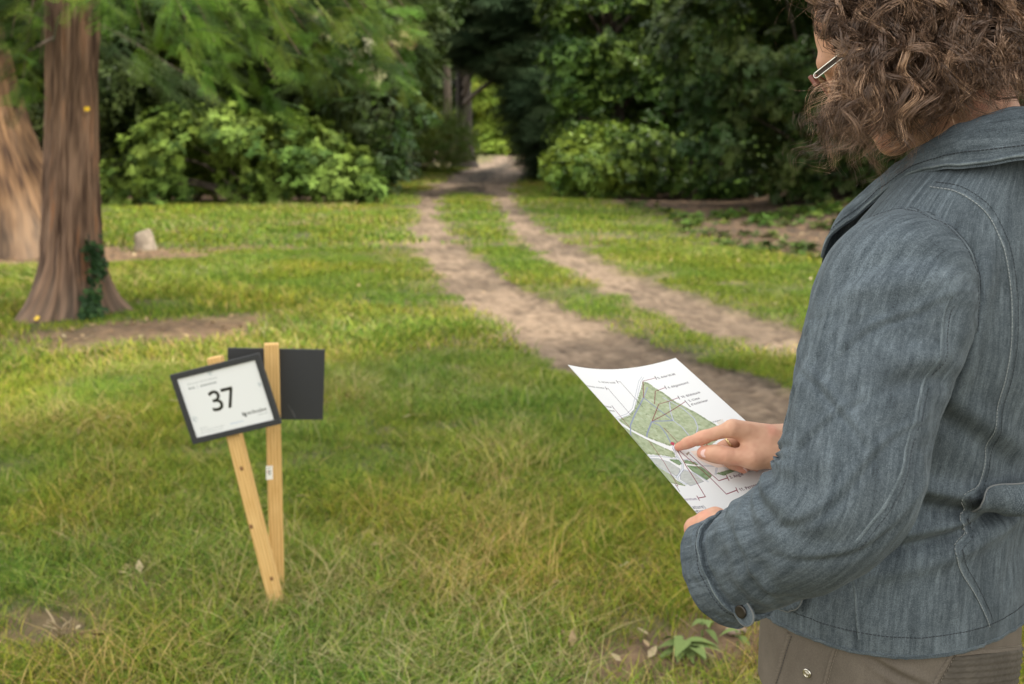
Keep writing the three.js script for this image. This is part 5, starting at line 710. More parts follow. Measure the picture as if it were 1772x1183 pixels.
// ---------------------------------------------------------------- the paper map she holds
const mapK = 1.03, MC = V(0.235, 1.095, -1.442).sub(camC).multiplyScalar(mapK).add(camC), mX = V(0.8197, -0.003, -0.5727), mY = V(-0.5203, 0.409, -0.7494), mN = V(0.236, 0.912, 0.334), MW = 0.105 * mapK, MH = 0.1485 * mapK;
const mapUV = (px, py) => { const r = ray(px, py), t = MC.clone().sub(camC).dot(mN) / r.dot(mN), p = r.multiplyScalar(t).add(camC).sub(MC); return [0.5 + p.dot(mX) / (2 * MW), 0.5 - p.dot(mY) / (2 * MH)]; };
const mapDepth = (px, py) => { const r = ray(px, py); return MC.clone().sub(camC).dot(mN) / r.dot(mN); };
const mapTex = canvasTex(1448, 2048, (g, W, H) => {
  const m = (X, Y) => { const [u, v] = mapUV(960 + X / 4.08, 610 + Y / 4.08); return [u * W, v * H]; }, Pth = (l) => { g.beginPath(); l.forEach(([x, y], i) => { const q = m(x, y); i ? g.lineTo(q[0], q[1]) : g.moveTo(q[0], q[1]); }); };
  g.fillStyle = '#e0e1e2'; g.fillRect(0, 0, W, H); reseed(5);
  const wood = (l, base, dark, pale, edge = 13) => {
    Pth(l); g.closePath(); g.save(); g.fillStyle = base; g.fill(); g.clip();
    const q = l.map(([x, y]) => m(x, y)), x0 = Math.min(...q.map((p) => p[0])), x1 = Math.max(...q.map((p) => p[0])), y0 = Math.min(...q.map((p) => p[1])), y1 = Math.max(...q.map((p) => p[1]));
    for (let i = 0; i < (x1 - x0) * (y1 - y0) / 420; i++) { const x = rr(x0, x1), y = rr(y0, y1), s = rr(8, 30); g.globalAlpha = rr(0.1, 0.3); g.fillStyle = rnd() < 0.5 ? pale : dark; g.beginPath(); g.ellipse(x, y, s, s * rr(0.4, 0.8), rr(0, 3), 0, 6.3); g.fill(); }
    g.globalAlpha = 0.7; g.strokeStyle = '#57673f'; g.lineWidth = 3; for (let i = 0; i < (x1 - x0) * (y1 - y0) / 9000; i++) { const x = rr(x0, x1), y = rr(y0, y1), s = rr(8, 18), a = rr(0, 6); g.globalAlpha = rr(0.2, 0.75); g.beginPath(); g.arc(x, y, s, a, a + rr(1, 2.4)); g.arc(x + s * 1.3, y + s * 0.4, s * 0.7, a + 0.4, a + 1.8); g.stroke(); }
    g.restore(); g.globalAlpha = 1;
    for (let i = 0; i < q.length; i++) { const a = q[i], b = q[(i + 1) % q.length], L = Math.hypot(b[0] - a[0], b[1] - a[1]), n = Math.max(1, Math.round(L / (edge * 1.5))); for (let k = 0; k < n; k++) { const t = (k + rr(0.2, 0.8)) / n, s = edge * rr(0.6, 1.2); g.fillStyle = rnd() < 0.6 ? base : dark; g.beginPath(); g.arc(lerp(a[0], b[0], t), lerp(a[1], b[1], t), s, 0, 6.3); g.fill(); g.strokeStyle = '#5d6e48'; g.lineWidth = 2; g.globalAlpha = 0.6; g.stroke(); g.globalAlpha = 1; } }
  };
  const G = '#a3ad8f', GD = '#869273', GP = '#bfc7ae';
  wood([[630, 205], [660, 215], [700, 245], [760, 280], [850, 345], [930, 390], [1020, 440], [1080, 480], [1140, 515], [1200, 560], [1100, 640], [960, 650], [880, 640], [800, 660], [740, 645], [640, 625], [520, 590], [430, 545], [520, 480], [570, 400], [600, 300]], G, GD, GP);
  wood([[415, 570], [520, 605], [640, 650], [750, 685], [830, 710], [840, 745], [740, 745], [640, 757], [580, 780], [500, 680], [450, 620]], G, GD, GP);
  for (const l of [[[650, 795], [720, 780], [800, 790], [880, 830], [870, 875], [845, 890], [700, 830]], [[880, 870], [910, 830], [980, 850], [1055, 900], [955, 945], [880, 910]]]) { Pth(l); g.closePath(); g.fillStyle = '#b9bcb9'; g.fill(); g.strokeStyle = '#7f8496'; g.lineWidth = 4; g.stroke(); g.save(); g.clip(); for (let i = 0; i < 300; i++) { const q = m(rr(640, 1060), rr(780, 945)); g.globalAlpha = 0.15; g.fillStyle = rnd() < 0.5 ? '#8f958f' : '#dcdfda'; g.fillRect(q[0], q[1], rr(10, 50), rr(6, 18)); } g.restore(); g.globalAlpha = 1; }
  const D = '#84997a', DD = '#647f5a', DP = '#9fb092';
  for (const l of [[[805, 772], [870, 765], [890, 790], [870, 800]], [[910, 757], [990, 772], [1010, 785], [920, 780]], [[935, 800], [1040, 800], [1110, 855], [1075, 888], [980, 840]], [[1150, 840], [1240, 815], [1290, 812], [1200, 848]]]) wood(l, D, DD, DP, 7);
  wood([[640, 812], [720, 845], [800, 880], [850, 925], [915, 950], [800, 948], [715, 890]], G, GD, GP, 7);
  // roads, double pale lines with grey edges
  const road = (l, w, c = '#e0e1e2', e = '#8a90a4') => { Pth(l); g.lineJoin = 'round'; g.strokeStyle = e; g.lineWidth = w + 7; g.stroke(); g.strokeStyle = c; g.lineWidth = w; g.stroke(); };
  road([[400, 540], [500, 475], [545, 420], [575, 300], [600, 200], [622, 168]], 16);
  road([[415, 565], [530, 605], [640, 640], [760, 675], [830, 690]], 30, '#e0e1e2', '#e0e1e2');
  road([[625, 320], [655, 240]], 5, '#a9aebc'); road([[625, 320], [560, 450], [515, 560], [512, 650]], 6, '#8b93ae'); road([[625, 320], [720, 390], [835, 475], [700, 490], [678, 500], [640, 600], [638, 630]], 6, '#7f88a8'); road([[680, 500], [740, 520], [785, 580], [815, 640]], 6, '#8b93ae'); road([[810, 345], [820, 420], [838, 475], [900, 520], [950, 580]], 6, '#ced2da'); road([[760, 310], [900, 385], [985, 460], [1012, 520], [1000, 570]], 6, '#ced2da');
  road([[610, 790], [720, 760], [800, 755], [850, 760], [860, 735], [830, 680]], 8); road([[830, 660], [850, 720], [900, 790], [900, 830], [855, 900], [870, 925], [930, 940]], 12, '#d6dae0'); road([[900, 760], [960, 750], [1040, 790], [1150, 790], [1140, 850]], 8, '#d6dae0'); road([[905, 830], [990, 850], [1090, 900]], 8, '#d6dae0'); road([[620, 800], [700, 840], [800, 880], [850, 905]], 8, '#d6dae0');
  g.fillStyle = '#e9d9cd'; Pth([[960, 690], [1030, 680], [1160, 740], [1240, 790], [1150, 800], [1020, 750]]); g.closePath(); g.fill(); g.fillStyle = '#9a8f84'; Pth([[925, 712], [945, 695], [955, 700], [935, 725]]); g.closePath(); g.fill();
  g.fillStyle = '#b0485e'; Pth([[812, 650], [822, 632], [845, 638], [838, 662]]); g.closePath(); g.fill();
  // leader lines and captions
  const mar = '#7c2b3d', blk = '#3c2833', line = (l, c = mar, w0 = 4.5) => { const w = w0 * 1.5; Pth(l); g.strokeStyle = c; g.lineWidth = w; g.lineJoin = 'miter'; g.stroke(); };
  line([[626, 322], [622, 198], [712, 175]]); line([[704, 362], [710, 268], [782, 243]]); line([[682, 494], [735, 360], [875, 315]]); line([[690, 488], [924, 342]]); line([[768, 535], [880, 645]]);
  line([[615, 390], [455, 218], [432, 222]], blk, 3.5); line([[520, 470], [360, 292], [345, 295]], blk, 3.5); line([[512, 585], [388, 445]], mar, 4); line([[650, 650], [760, 800], [860, 965], [838, 962]], mar, 4);
  line([[845, 660], [930, 810], [1068, 1005], [1012, 1025]], mar, 6); line([[845, 665], [960, 760], [1225, 968], [1300, 938]], mar, 6); line([[950, 710], [1100, 840], [1165, 886], [1228, 865]], mar, 6); line([[838, 950], [873, 1005]], blk, 3.5);
  for (const [x, y] of [[712, 175], [782, 243], [875, 315], [432, 222], [345, 295], [388, 445]]) line([[x - 7, y - 12], [x + 8, y + 12]], blk, 5); line([[916, 335], [958, 382]], blk, 5);
  for (const [x, y] of [[1012, 1025], [1300, 938], [1228, 865]]) line([[x - 10, y - 16], [x + 11, y + 17]], mar, 6);
  const txt = (s, X, Y, px, c, al = 'left', font = 'sans-serif', w = '') => { const q = m(X, Y); g.font = `${w || 'bold'} ${px * 1.06}px ${font}`; g.textAlign = al; g.textBaseline = 'middle'; g.fillStyle = c; g.fillText(s, q[0], q[1]); };
  txt("5. Arbr'HLM", 726, 178, 38, '#565056'); txt('4. Alignement', 798, 245, 38, '#565056'); txt('10. Bildstock', 892, 314, 38, '#565056'); txt('3. Cime', 944, 342, 38, '#565056'); txt("d'extérieur", 962, 368, 38, '#565056');
  txt('6. Arbre isolé', 420, 232, 34, '#676267', 'right'); txt('7. Ancienne entrée', 332, 298, 34, '#676267', 'right'); txt('8. Retour', 378, 448, 34, '#565056', 'right'); txt('de chasse', 398, 475, 34, '#565056', 'right');
  txt('2. Angle', 1243, 862, 42, '#5b3a4c'); txt('11. Perspective', 1318, 938, 42, '#5b3a4c'); txt('1. Arboretum', 1003, 1032, 38, '#8d7f92', 'right'); txt('(Parcours Art & Nature)', 1062, 1080, 52, '#6b6f7c', 'right'); txt('l’arboretum', 1072, 1112, 58, '#33384a', 'right', 'sans-serif', 'bold');
  txt('Un verger', 812, 955, 30, '#9a979a', 'right'); txt('écologique', 835, 985, 30, '#9a979a', 'right'); txt('Potager', 1170, 480, 26, '#676267', 'right'); g.fillStyle = '#d9d3cc'; Pth([[1140, 495], [1180, 475], [1195, 500], [1160, 515]]); g.fill();
});
mapTex.anisotropy = 8;
const mapSheet = thing('paper_map', 'printed paper map of a wooded park held in both hands', 'map', MC);
const mapBend = (u, v) => { const x = u * 2 - 1, y = 1 - v * 2; return 0.010 * x * x - 0.004 + 0.010 * Math.pow(clamp((-x + y) * 0.5), 2) * 1.6 + 0.006 * Math.sin(v * 3.1 + 0.4) * (1 - u) - 0.006 * gauss(u - 0.45, 0.35) * sstep(0.75, 1, v); };
const mapAt = (u, v, lift = 0) => V().addScaledVector(mX, (u * 2 - 1) * MW).addScaledVector(mY, (1 - v * 2) * MH).addScaledVector(mN, mapBend(u, v) + lift);
part('printed_side', gridGeo(50, 70, (u, v) => mapAt(u, v), (u, v) => [u, 1 - v]), phys({ map: mapTex, roughness: 0.95, side: THREE.DoubleSide, specularIntensity: 0.15 }), mapSheet);
part('blank_back', gridGeo(30, 40, (u, v) => mapAt(u, v, -0.0004), (u, v) => [u, v]), std({ color: rgb(0.82, 0.82, 0.82), roughness: 0.7, side: THREE.DoubleSide }), mapSheet);

// ---------------------------------------------------------------- body: one skin; hands and head finer
const hA = 55 * Math.PI / 180, hP = 37 * Math.PI / 180, hh = V(-Math.sin(hA), 0, -Math.cos(hA));
const hF = hh.clone().multiplyScalar(Math.cos(hP)).addScaledVector(dirY, -Math.sin(hP)), hU = hh.clone().multiplyScalar(Math.sin(hP)).addScaledVector(dirY, Math.cos(hP)), hR = V().crossVectors(hF, hU);
const HC = P(1542, 62, 1.40), HS = 1.0;
const HD = (r, u, f) => HC.clone().addScaledVector(hR, r * HS).addScaledVector(hU, u * HS).addScaledVector(hF, f * HS);
const skin = phys({ color: rgb(1, 1, 1), vertexColors: true, roughness: 0.52, specularIntensity: 0.5, sheen: 0.15, sheenColor: rgb(1, 0.7, 0.6) });
const wristL = P(1262, 940, 1.345), wristR = P(1386, 769, 1.468);
{
  const geos = [];
  const dp = (px, py, up) => P(px, py, mapDepth(px, py) - up);
  // right hand, pointing
  const fingersR = [
    [[[1268, 741], mapDepth(1168, 775) - 0.040, 0.0100], [[1217, 756], mapDepth(1168, 775) - 0.022, 0.0085], [[1190, 766], mapDepth(1168, 775) - 0.014, 0.0075], [[1174, 773], mapDepth(1168, 775) - 0.008, 0.0062]],
    [[[1290, 748], mapDepth(1290, 790) - 0.020, 0.0100], [[1250, 776], mapDepth(1290, 790) - 0.010, 0.0088], [[1264, 800], mapDepth(1264, 800) - 0.016, 0.0080], [[1287, 811], mapDepth(1287, 811) - 0.012, 0.0068]],
    [[[1308, 758], mapDepth(1300, 790) - 0.012, 0.0096], [[1274, 788], mapDepth(1274, 788) - 0.010, 0.0083], [[1288, 803], mapDepth(1288, 803) - 0.012, 0.0076], [[1308, 807], mapDepth(1306, 806) - 0.010, 0.0064]],
    [[[1325, 766], mapDepth(1310, 790) - 0.008, 0.0088], [[1298, 792], mapDepth(1298, 792) - 0.009, 0.0075], [[1308, 802], mapDepth(1308, 802) - 0.010, 0.0068], [[1326, 800], mapDepth(1326, 800) - 0.009, 0.006]]];
  const W = wristR, parts = [], J = fingersR.map((f) => f.map(([q, d, r]) => ({ p: P(q[0], q[1], d), r })));
  J.forEach((f, k) => { for (let i = 0; i < 3; i++) parts.push({ k: 0.004, f: bone(f[i].p, f[i + 1].p, f[i].r, f[i + 1].r) }); });
  const palm = [bone(W, J[0][0].p, 0.0215, 0.0125), bone(W, J[1][0].p, 0.0205, 0.0135), bone(W, J[2][0].p, 0.020, 0.0125), bone(W, J[3][0].p, 0.019, 0.0115), bone(P(1470, 772, 1.50), W, 0.032, 0.0235)];
  const th = [[P(1352, 786, 1.452), 0.0200], [P(1304, 792, 1.446), 0.0138], [P(1255, 788, 1.456), 0.0102], [P(1236, 785, 1.463), 0.0104], [P(1216, 784, 1.470), 0.0082]];
  const thumb = []; for (let i = 0; i < 4; i++) thumb.push(bone(th[i][0], th[i + 1][0], th[i][1], th[i + 1][1]));
  const web = bone(P(1300, 775, 1.455), P(1330, 770, 1.455), 0.012, 0.017);
  const fFing = J.map((f) => join([0, 1, 2].map((i) => bone(f[i].p, f[i + 1].p, f[i].r, f[i + 1].r)), 0.006)), fPalm = join(palm, 0.016), fTh = join([...thumb, web], 0.010);
  const creases = [...J.slice(0, 2).flatMap((f) => [[f[1].p, f[2].p.clone().sub(f[0].p).normalize(), 0.012], [f[2].p, f[3].p.clone().sub(f[1].p).normalize(), 0.010]]), [th[2][0], th[3][0].clone().sub(th[1][0]).normalize(), 0.0135]];
  const hand = (x, y, z) => { let d = fPalm(x, y, z); d = smin(d, fTh(x, y, z), 0.012); for (const f of fFing) d = smin(d, f(x, y, z), 0.0055); for (const [c, n, r] of creases) { const dx = x - c.x, dy = y - c.y, dz = z - c.z, q = dx * dx + dy * dy + dz * dz; if (q < r * r) { const t = dx * n.x + dy * n.y + dz * n.z; d += 0.0007 * (gauss(t, 0.0009) + 0.7 * gauss(t - 0.0028, 0.0008) + 0.5 * gauss(t + 0.0026, 0.0008)); } } return d + 0.0006 + 0.0007 * fbm(x * 120, y * 120, z * 120, 2) - 0.0012 * (1 - Math.abs(noise3(x * 45, y * 45, z * 45))) * 0.5; };
  const all = [W, P(1430, 770, 1.49), ...J.flat().map((q) => q.p), ...th.map((t) => t[0])], lo = V(9, 9, 9), hi = V(-9, -9, -9); all.forEach((p) => { lo.min(p); hi.max(p); }); lo.addScalar(-0.035); hi.addScalar(0.035);
  const tone = (g, reds) => { const p = g.attributes.position, c = new Float32Array(p.count * 3), q = V(); for (let i = 0; i < p.count; i++) { q.fromBufferAttribute(p, i); let red = 0; for (const [o, r] of reds) red = Math.max(red, gauss(q.distanceTo(o), r)); const n = fbm(q.x * 60, q.y * 60, q.z * 60, 3) * 0.16 + noise3(q.x * 230, q.y * 230, q.z * 230) * 0.08; red = Math.max(red, 0.6 * sstep(0.1, 0.5, fbm(q.x * 38 + 5, q.y * 38, q.z * 38, 2))); c[i * 3] = 0.54 * (1 + n * 0.6) + 0.02 * red; c[i * 3 + 1] = 0.305 * (1 + n) - 0.070 * red; c[i * 3 + 2] = 0.205 * (1 + n) - 0.040 * red; } g.setAttribute('color', new THREE.BufferAttribute(c, 3)); return g; };
  geos.push(tone(netGeo(hand, lo, hi, 0.0018), [...J.map((f) => [f[3].p, 0.013]), ...J.map((f) => [f[1].p, 0.010]), [th[4][0], 0.012], [th[2][0], 0.01]]));
  // left hand, thumb over the lower edge of the sheet, fingers under it
  const L0 = wristL, k0 = P(1205, 912, 1.375), tl = [[P(1252, 918, 1.352), 0.0185], [P(1226, 906, 1.362), 0.0140], [P(1238, 896, 1.372), 0.0118], [P(1252, 896, 1.385), 0.0095]];
  const fl = [[P(1203, 915, 1.385), P(1222, 905, 1.425), P(1252, 892, 1.45), P(1270, 885, 1.46)], [P(1212, 925, 1.39), P(1236, 915, 1.43), P(1266, 902, 1.45), P(1284, 896, 1.455)], [P(1224, 937, 1.392), P(1250, 928, 1.43), P(1280, 914, 1.445), P(1296, 908, 1.45)], [P(1238, 948, 1.392), P(1262, 940, 1.422), P(1288, 930, 1.435), P(1302, 924, 1.44)]];
  const lf = fl.map((f, i) => join([bone(f[0], f[1], 0.0100 - 0.0006 * i, 0.0086 - 0.0006 * i), bone(f[1], f[2], 0.0086 - 0.0006 * i, 0.0076 - 0.0006 * i), bone(f[2], f[3], 0.0076 - 0.0006 * i, 0.0062 - 0.0004 * i)], 0.006));
  const lp = join([...fl.map((f, i) => bone(L0, f[0], 0.0205, 0.0128 - 0.0006 * i)), bone(P(1330, 935, 1.29), L0, 0.031, 0.024)], 0.016), lt = join([bone(L0, tl[0][0], 0.02, 0.0185), bone(tl[0][0], tl[1][0], tl[0][1], tl[1][1]), bone(tl[1][0], tl[2][0], tl[1][1], tl[2][1]), bone(tl[2][0], tl[3][0], tl[2][1], tl[3][1]), bone(tl[1][0], k0, 0.0135, 0.0125)], 0.010);
  const handL = (x, y, z) => { let d = smin(lp(x, y, z), lt(x, y, z), 0.012); for (const f of lf) d = smin(d, f(x, y, z), 0.0055); return d; };
  lo.set(9, 9, 9); hi.set(-9, -9, -9); [L0, P(1300, 935, 1.31), ...fl.flat(), ...tl.map((t) => t[0])].forEach((p) => { lo.min(p); hi.max(p); }); lo.addScalar(-0.03); hi.addScalar(0.03);
  geos.push(tone(netGeo(handL, lo, hi, 0.0026), [[tl[2][0], 0.012], [fl[0][0], 0.012]]));
  // head
  const S = (c, rx, ry, rz) => { const o = HD(...c); return (x, y, z) => { const dx = x - o.x, dy = y - o.y, dz = z - o.z, a = (dx * hR.x + dy * hR.y + dz * hR.z) / rx, b = (dx * hU.x + dy * hU.y + dz * hU.z) / ry, c2 = (dx * hF.x + dy * hF.y + dz * hF.z) / rz, k = Math.hypot(a, b, c2); return (k - 1) * Math.min(rx, ry, rz); }; };
  const B = (a, b, ra, rb) => bone(HD(...a), HD(...b), ra, rb);
  const skull = [S([0, 0.028, -0.012], 0.074, 0.086, 0.094), S([0, 0.0, 0.03], 0.060, 0.070, 0.052), S([0, -0.055, 0.038], 0.056, 0.058, 0.048), B([0, -0.105, 0.068], [0, -0.112, 0.072], 0.022, 0.018), B([-0.052, -0.07, 0.01], [-0.016, -0.108, 0.066], 0.016, 0.016), B([0.052, -0.07, 0.01], [0.016, -0.108, 0.066], 0.016, 0.016), B([0, -0.10, 0.045], [0, -0.07, 0.0], 0.03, 0.045)];
  const face = [B([-0.03, 0.018, 0.078], [0.03, 0.018, 0.078], 0.012, 0.012), B([-0.04, -0.035, 0.062], [-0.03, -0.045, 0.066], 0.018, 0.016), B([0.04, -0.035, 0.062], [0.03, -0.045, 0.066], 0.018, 0.016), B([0, 0.005, 0.088], [0, -0.036, 0.108], 0.008, 0.0105), B([-0.010, -0.040, 0.098], [0.010, -0.040, 0.098], 0.008, 0.008), B([-0.018, -0.068, 0.084], [0.018, -0.068, 0.084], 0.007, 0.007), B([-0.016, -0.079, 0.083], [0.016, -0.079, 0.083], 0.0075, 0.0075)];
  const ears = [-1, 1].map((s) => join([B([s * 0.076, 0.012, -0.008], [s * 0.084, 0.0, -0.022], 0.008, 0.007), B([s * 0.084, 0.0, -0.022], [s * 0.078, -0.03, -0.010], 0.007, 0.006), B([s * 0.074, 0.012, -0.006], [s * 0.074, -0.028, -0.006], 0.006, 0.006)], 0.008));
  const fSk = join(skull, 0.018), fFa = join(face, 0.012), neckTop = HD(0, -0.075, -0.035), neckB = TL(0, 0.0, 1.44), fNk = bone(neckTop, neckB, 0.054, 0.056);
  const mouth = B([-0.019, -0.0735, 0.093], [0.019, -0.0735, 0.093], 0.0022, 0.0022), sock = [-1, 1].map((s) => S([s * 0.031, -0.004, 0.094], 0.017, 0.011, 0.012));
  const head = (x, y, z) => { let d = smin(fSk(x, y, z), fFa(x, y, z), 0.012); for (const e of ears) d = smin(d, e(x, y, z), 0.006); for (const s of sock) d = Math.max(d, -s(x, y, z)); d = Math.max(d, -mouth(x, y, z)); return smin(d, fNk(x, y, z), 0.035); };
  const hl = HC.clone().addScalar(-0.165), hx = HC.clone().addScalar(0.165); hl.y = 1.36; hx.x += 0.03; hx.z += 0.04;
  const hg = netGeo(head, hl, hx, 0.0042), lips = HD(0, -0.074, 0.088); geos.push(tone(hg, [[HD(0, -0.04, 0.108), 0.012], [HD(-0.045, -0.04, 0.06), 0.02], [HD(0.045, -0.04, 0.06), 0.02], [lips, 0.016]]));
  // trunk, arms and legs under the clothes
  const shL = TL(0.15, 0.02, 1.31), shR = TL(-0.15, 0.02, 1.31), elL = P(1455, 890, 1.20), elR = TL(-0.19, 0.165, 1.105), hipC = TL(0, 0.10, 0.90), kn = [TL(0.10, 0.11, 0.48), TL(-0.11, 0.125, 0.48)], an = [TL(0.105, 0.085, 0.09), TL(-0.12, 0.10, 0.09)];
  const trunk = join([bone(TL(-0.09, 0.015, 1.29), TL(0.09, 0.015, 1.29), 0.075, 0.075), bone(TL(-0.06, 0.05, 1.12), TL(0.06, 0.05, 1.12), 0.09, 0.09), bone(TL(-0.07, 0.10, 0.90), TL(0.07, 0.10, 0.90), 0.10, 0.10), bone(TL(0, 0.02, 1.30), TL(0, 0.05, 1.12), 0.10, 0.09), bone(TL(0, 0.05, 1.12), hipC, 0.09, 0.105), bone(neckB, TL(0, 0.015, 1.34), 0.05, 0.06), bone(shL, elL, 0.048, 0.038), bone(elL, wristL, 0.038, 0.025), bone(shR, elR, 0.048, 0.038), bone(elR, P(1440, 770, 1.495), 0.038, 0.028), ...[0, 1].map((i) => bone(TL(i ? -0.09 : 0.09, 0.10, 0.85), kn[i], 0.082, 0.052)), ...[0, 1].map((i) => bone(kn[i], an[i], 0.052, 0.036))], 0.04);
  geos.push(tone(netGeo(trunk, V(0.10, 0.02, -1.80), V(1.0, 1.50, -0.95), 0.013), []));
  pp('body', mergeGeometries(geos.map((g) => { g.deleteAttribute('uv'); return g; })), skin);
  // nails
  const nail = std({ color: rgb(0.66, 0.44, 0.40), roughness: 0.22 });
  const mkNail = (c, along, up, l, w) => { const g = new THREE.SphereGeometry(1, 14, 10); g.scale(l, 0.0016, w); const x = along.clone().normalize(), y = up.clone().addScaledVector(x, -up.dot(x)).normalize(), z = V().crossVectors(x, y); g.applyMatrix4(new THREE.Matrix4().makeBasis(x, y, z).setPosition(c)); return g; };
  const toCam = camC.clone().sub(th[4][0]).normalize(), tdir = th[4][0].clone().sub(th[3][0]);
  pp('thumbnail', mkNail(th[4][0].clone().lerp(th[3][0], 0.25).addScaledVector(toCam, 0.0085), tdir, toCam.clone().addScaledVector(hU, 0.0), 0.0075, 0.0058), nail);
  pp('fingernail', mkNail(J[1][3].p.clone().addScaledVector(mN, -0.002).addScaledVector(toCam, 0.005), J[1][3].p.clone().sub(J[1][2].p), V(-0.2, -0.5, 0.85), 0.005, 0.0045), nail);
  // ring on the curled middle finger
  const rg = mergeGeometries([0, 1].map((k) => { const pts = []; for (let i = 0; i <= 48; i++) { const a = i / 48 * 2 * Math.PI, q = a * 7 + k * Math.PI; pts.push(V(Math.cos(a) * (0.0100 + 0.0007 * Math.cos(q)), Math.sin(q) * 0.0009, Math.sin(a) * (0.0100 + 0.0007 * Math.cos(q)))); } return tubeGeo(pts, () => 0.0009, 6); })), ax = J[1][1].p.clone().sub(J[1][0].p).normalize();
  rg.applyQuaternion(new THREE.Quaternion().setFromUnitVectors(dirY, ax)); const rc = J[1][0].p.clone().lerp(J[1][1].p, 0.66); rg.translate(rc.x, rc.y, rc.z); pp('ring', rg, std({ color: rgb(0.75, 0.58, 0.32), metalness: 1, roughness: 0.25 }));
  // eyes
  for (const s of [-1, 1]) { const g = new THREE.SphereGeometry(0.0115, 20, 14); const c = HD(s * 0.029, -0.004, 0.0635); g.translate(c.x, c.y, c.z); const e = pp('eye', g, std({ color: rgb(0.75, 0.72, 0.68), roughness: 0.2 })); const ig = new THREE.SphereGeometry(0.0055, 14, 10); const ic = HD(s * 0.029, -0.007, 0.0705); ig.translate(ic.x, ic.y, ic.z); part('iris', shiftGeo(ig, PO), std({ color: rgb(0.05, 0.03, 0.02), roughness: 0.2 }), e); }
}
// glasses: twin-wire temples, reddish corner, thin-rimmed lenses
{
  const gl = pgroup('glasses'), wire = std({ color: rgb(0.72, 0.72, 0.66), metalness: 1, roughness: 0.22 }), horn = std({ color: rgb(0.20, 0.065, 0.045), roughness: 0.35 }), dark = std({ color: rgb(0.03, 0.022, 0.018), roughness: 0.5 });
  for (const s of [-1, 1]) {
    const top = [], n = 30, H0 = 0.0033; for (let i = 0; i <= n; i++) top.push(HD(s * (0.0735 + 0.006 * Math.sin(i / n * 1.6)), H0, lerp(-0.03, 0.0835, i / n)));
    const nose = []; for (let i = 1; i < 10; i++) { const a = Math.PI / 2 - Math.PI * i / 10; nose.push(HD(s * 0.079, Math.sin(a) * H0, 0.0835 + Math.cos(a) * H0)); }
    const bot = top.map((p, i) => HD(s * (0.0735 + 0.006 * Math.sin(i / n * 1.6)), -H0, lerp(-0.03, 0.0835, i / n))).reverse();
    pp('temple', tubeGeo([...top, ...nose, ...bot], () => 0.0009, 8), wire, gl);
    pp('temple_inlay', gridGeo(20, 2, (u, v) => HD(s * (0.0728 + 0.006 * Math.sin(u * 1.6)), lerp(-0.0025, 0.0025, v), lerp(-0.03, 0.082, u))), std({ color: rgb(0.05, 0.032, 0.022), roughness: 0.6, side: THREE.DoubleSide }), gl);
    const cg = new RoundedBoxGeometry(0.012, 0.016, 0.006, 2, 0.0015), M = new THREE.Matrix4().makeBasis(hR, hU, hF.clone().negate()).setPosition(HD(s * 0.0755, -0.003, 0.0905)); cg.applyMatrix4(M); pp('corner', cg, horn, gl);
    const oval = (k, f0) => { const o = []; for (let i = 0; i <= 40; i++) { const a = i / 40 * 2 * Math.PI, x = Math.sign(Math.cos(a)) * Math.pow(Math.abs(Math.cos(a)), 0.7), y = Math.sign(Math.sin(a)) * Math.pow(Math.abs(Math.sin(a)), 0.75); o.push(HD(s * (0.0425 + 0.030 * k * x), -0.013 + 0.0205 * k * y, f0 - 0.006 * Math.pow(Math.abs(0.0425 + 0.03 * x) / 0.07, 2))); } return o; };
    pp('rim', tubeGeo(oval(1, 0.094), () => 0.0013, 8), s < 0 ? horn : horn, gl);
    const ov = oval(0.97, 0.094), c = HD(s * 0.0425, -0.013, 0.0955), pos = [c.x, c.y, c.z], ix = []; ov.forEach((p) => pos.push(p.x, p.y, p.z)); for (let i = 1; i < ov.length; i++) ix.push(0, i, i + 1);
    pp('lens', geoFrom(pos, ix), phys({ color: rgb(0.78, 0.74, 0.60), transmission: 1, thickness: 0, roughness: 0.02, side: THREE.DoubleSide }), gl);
  }
  const br = [HD(-0.013, -0.006, 0.096), HD(-0.006, 0.0, 0.099), HD(0.006, 0.0, 0.099), HD(0.013, -0.006, 0.096)]; pp('bridge', tubeGeo(curve(br, 12), () => 0.0013, 8), horn, gl);
}

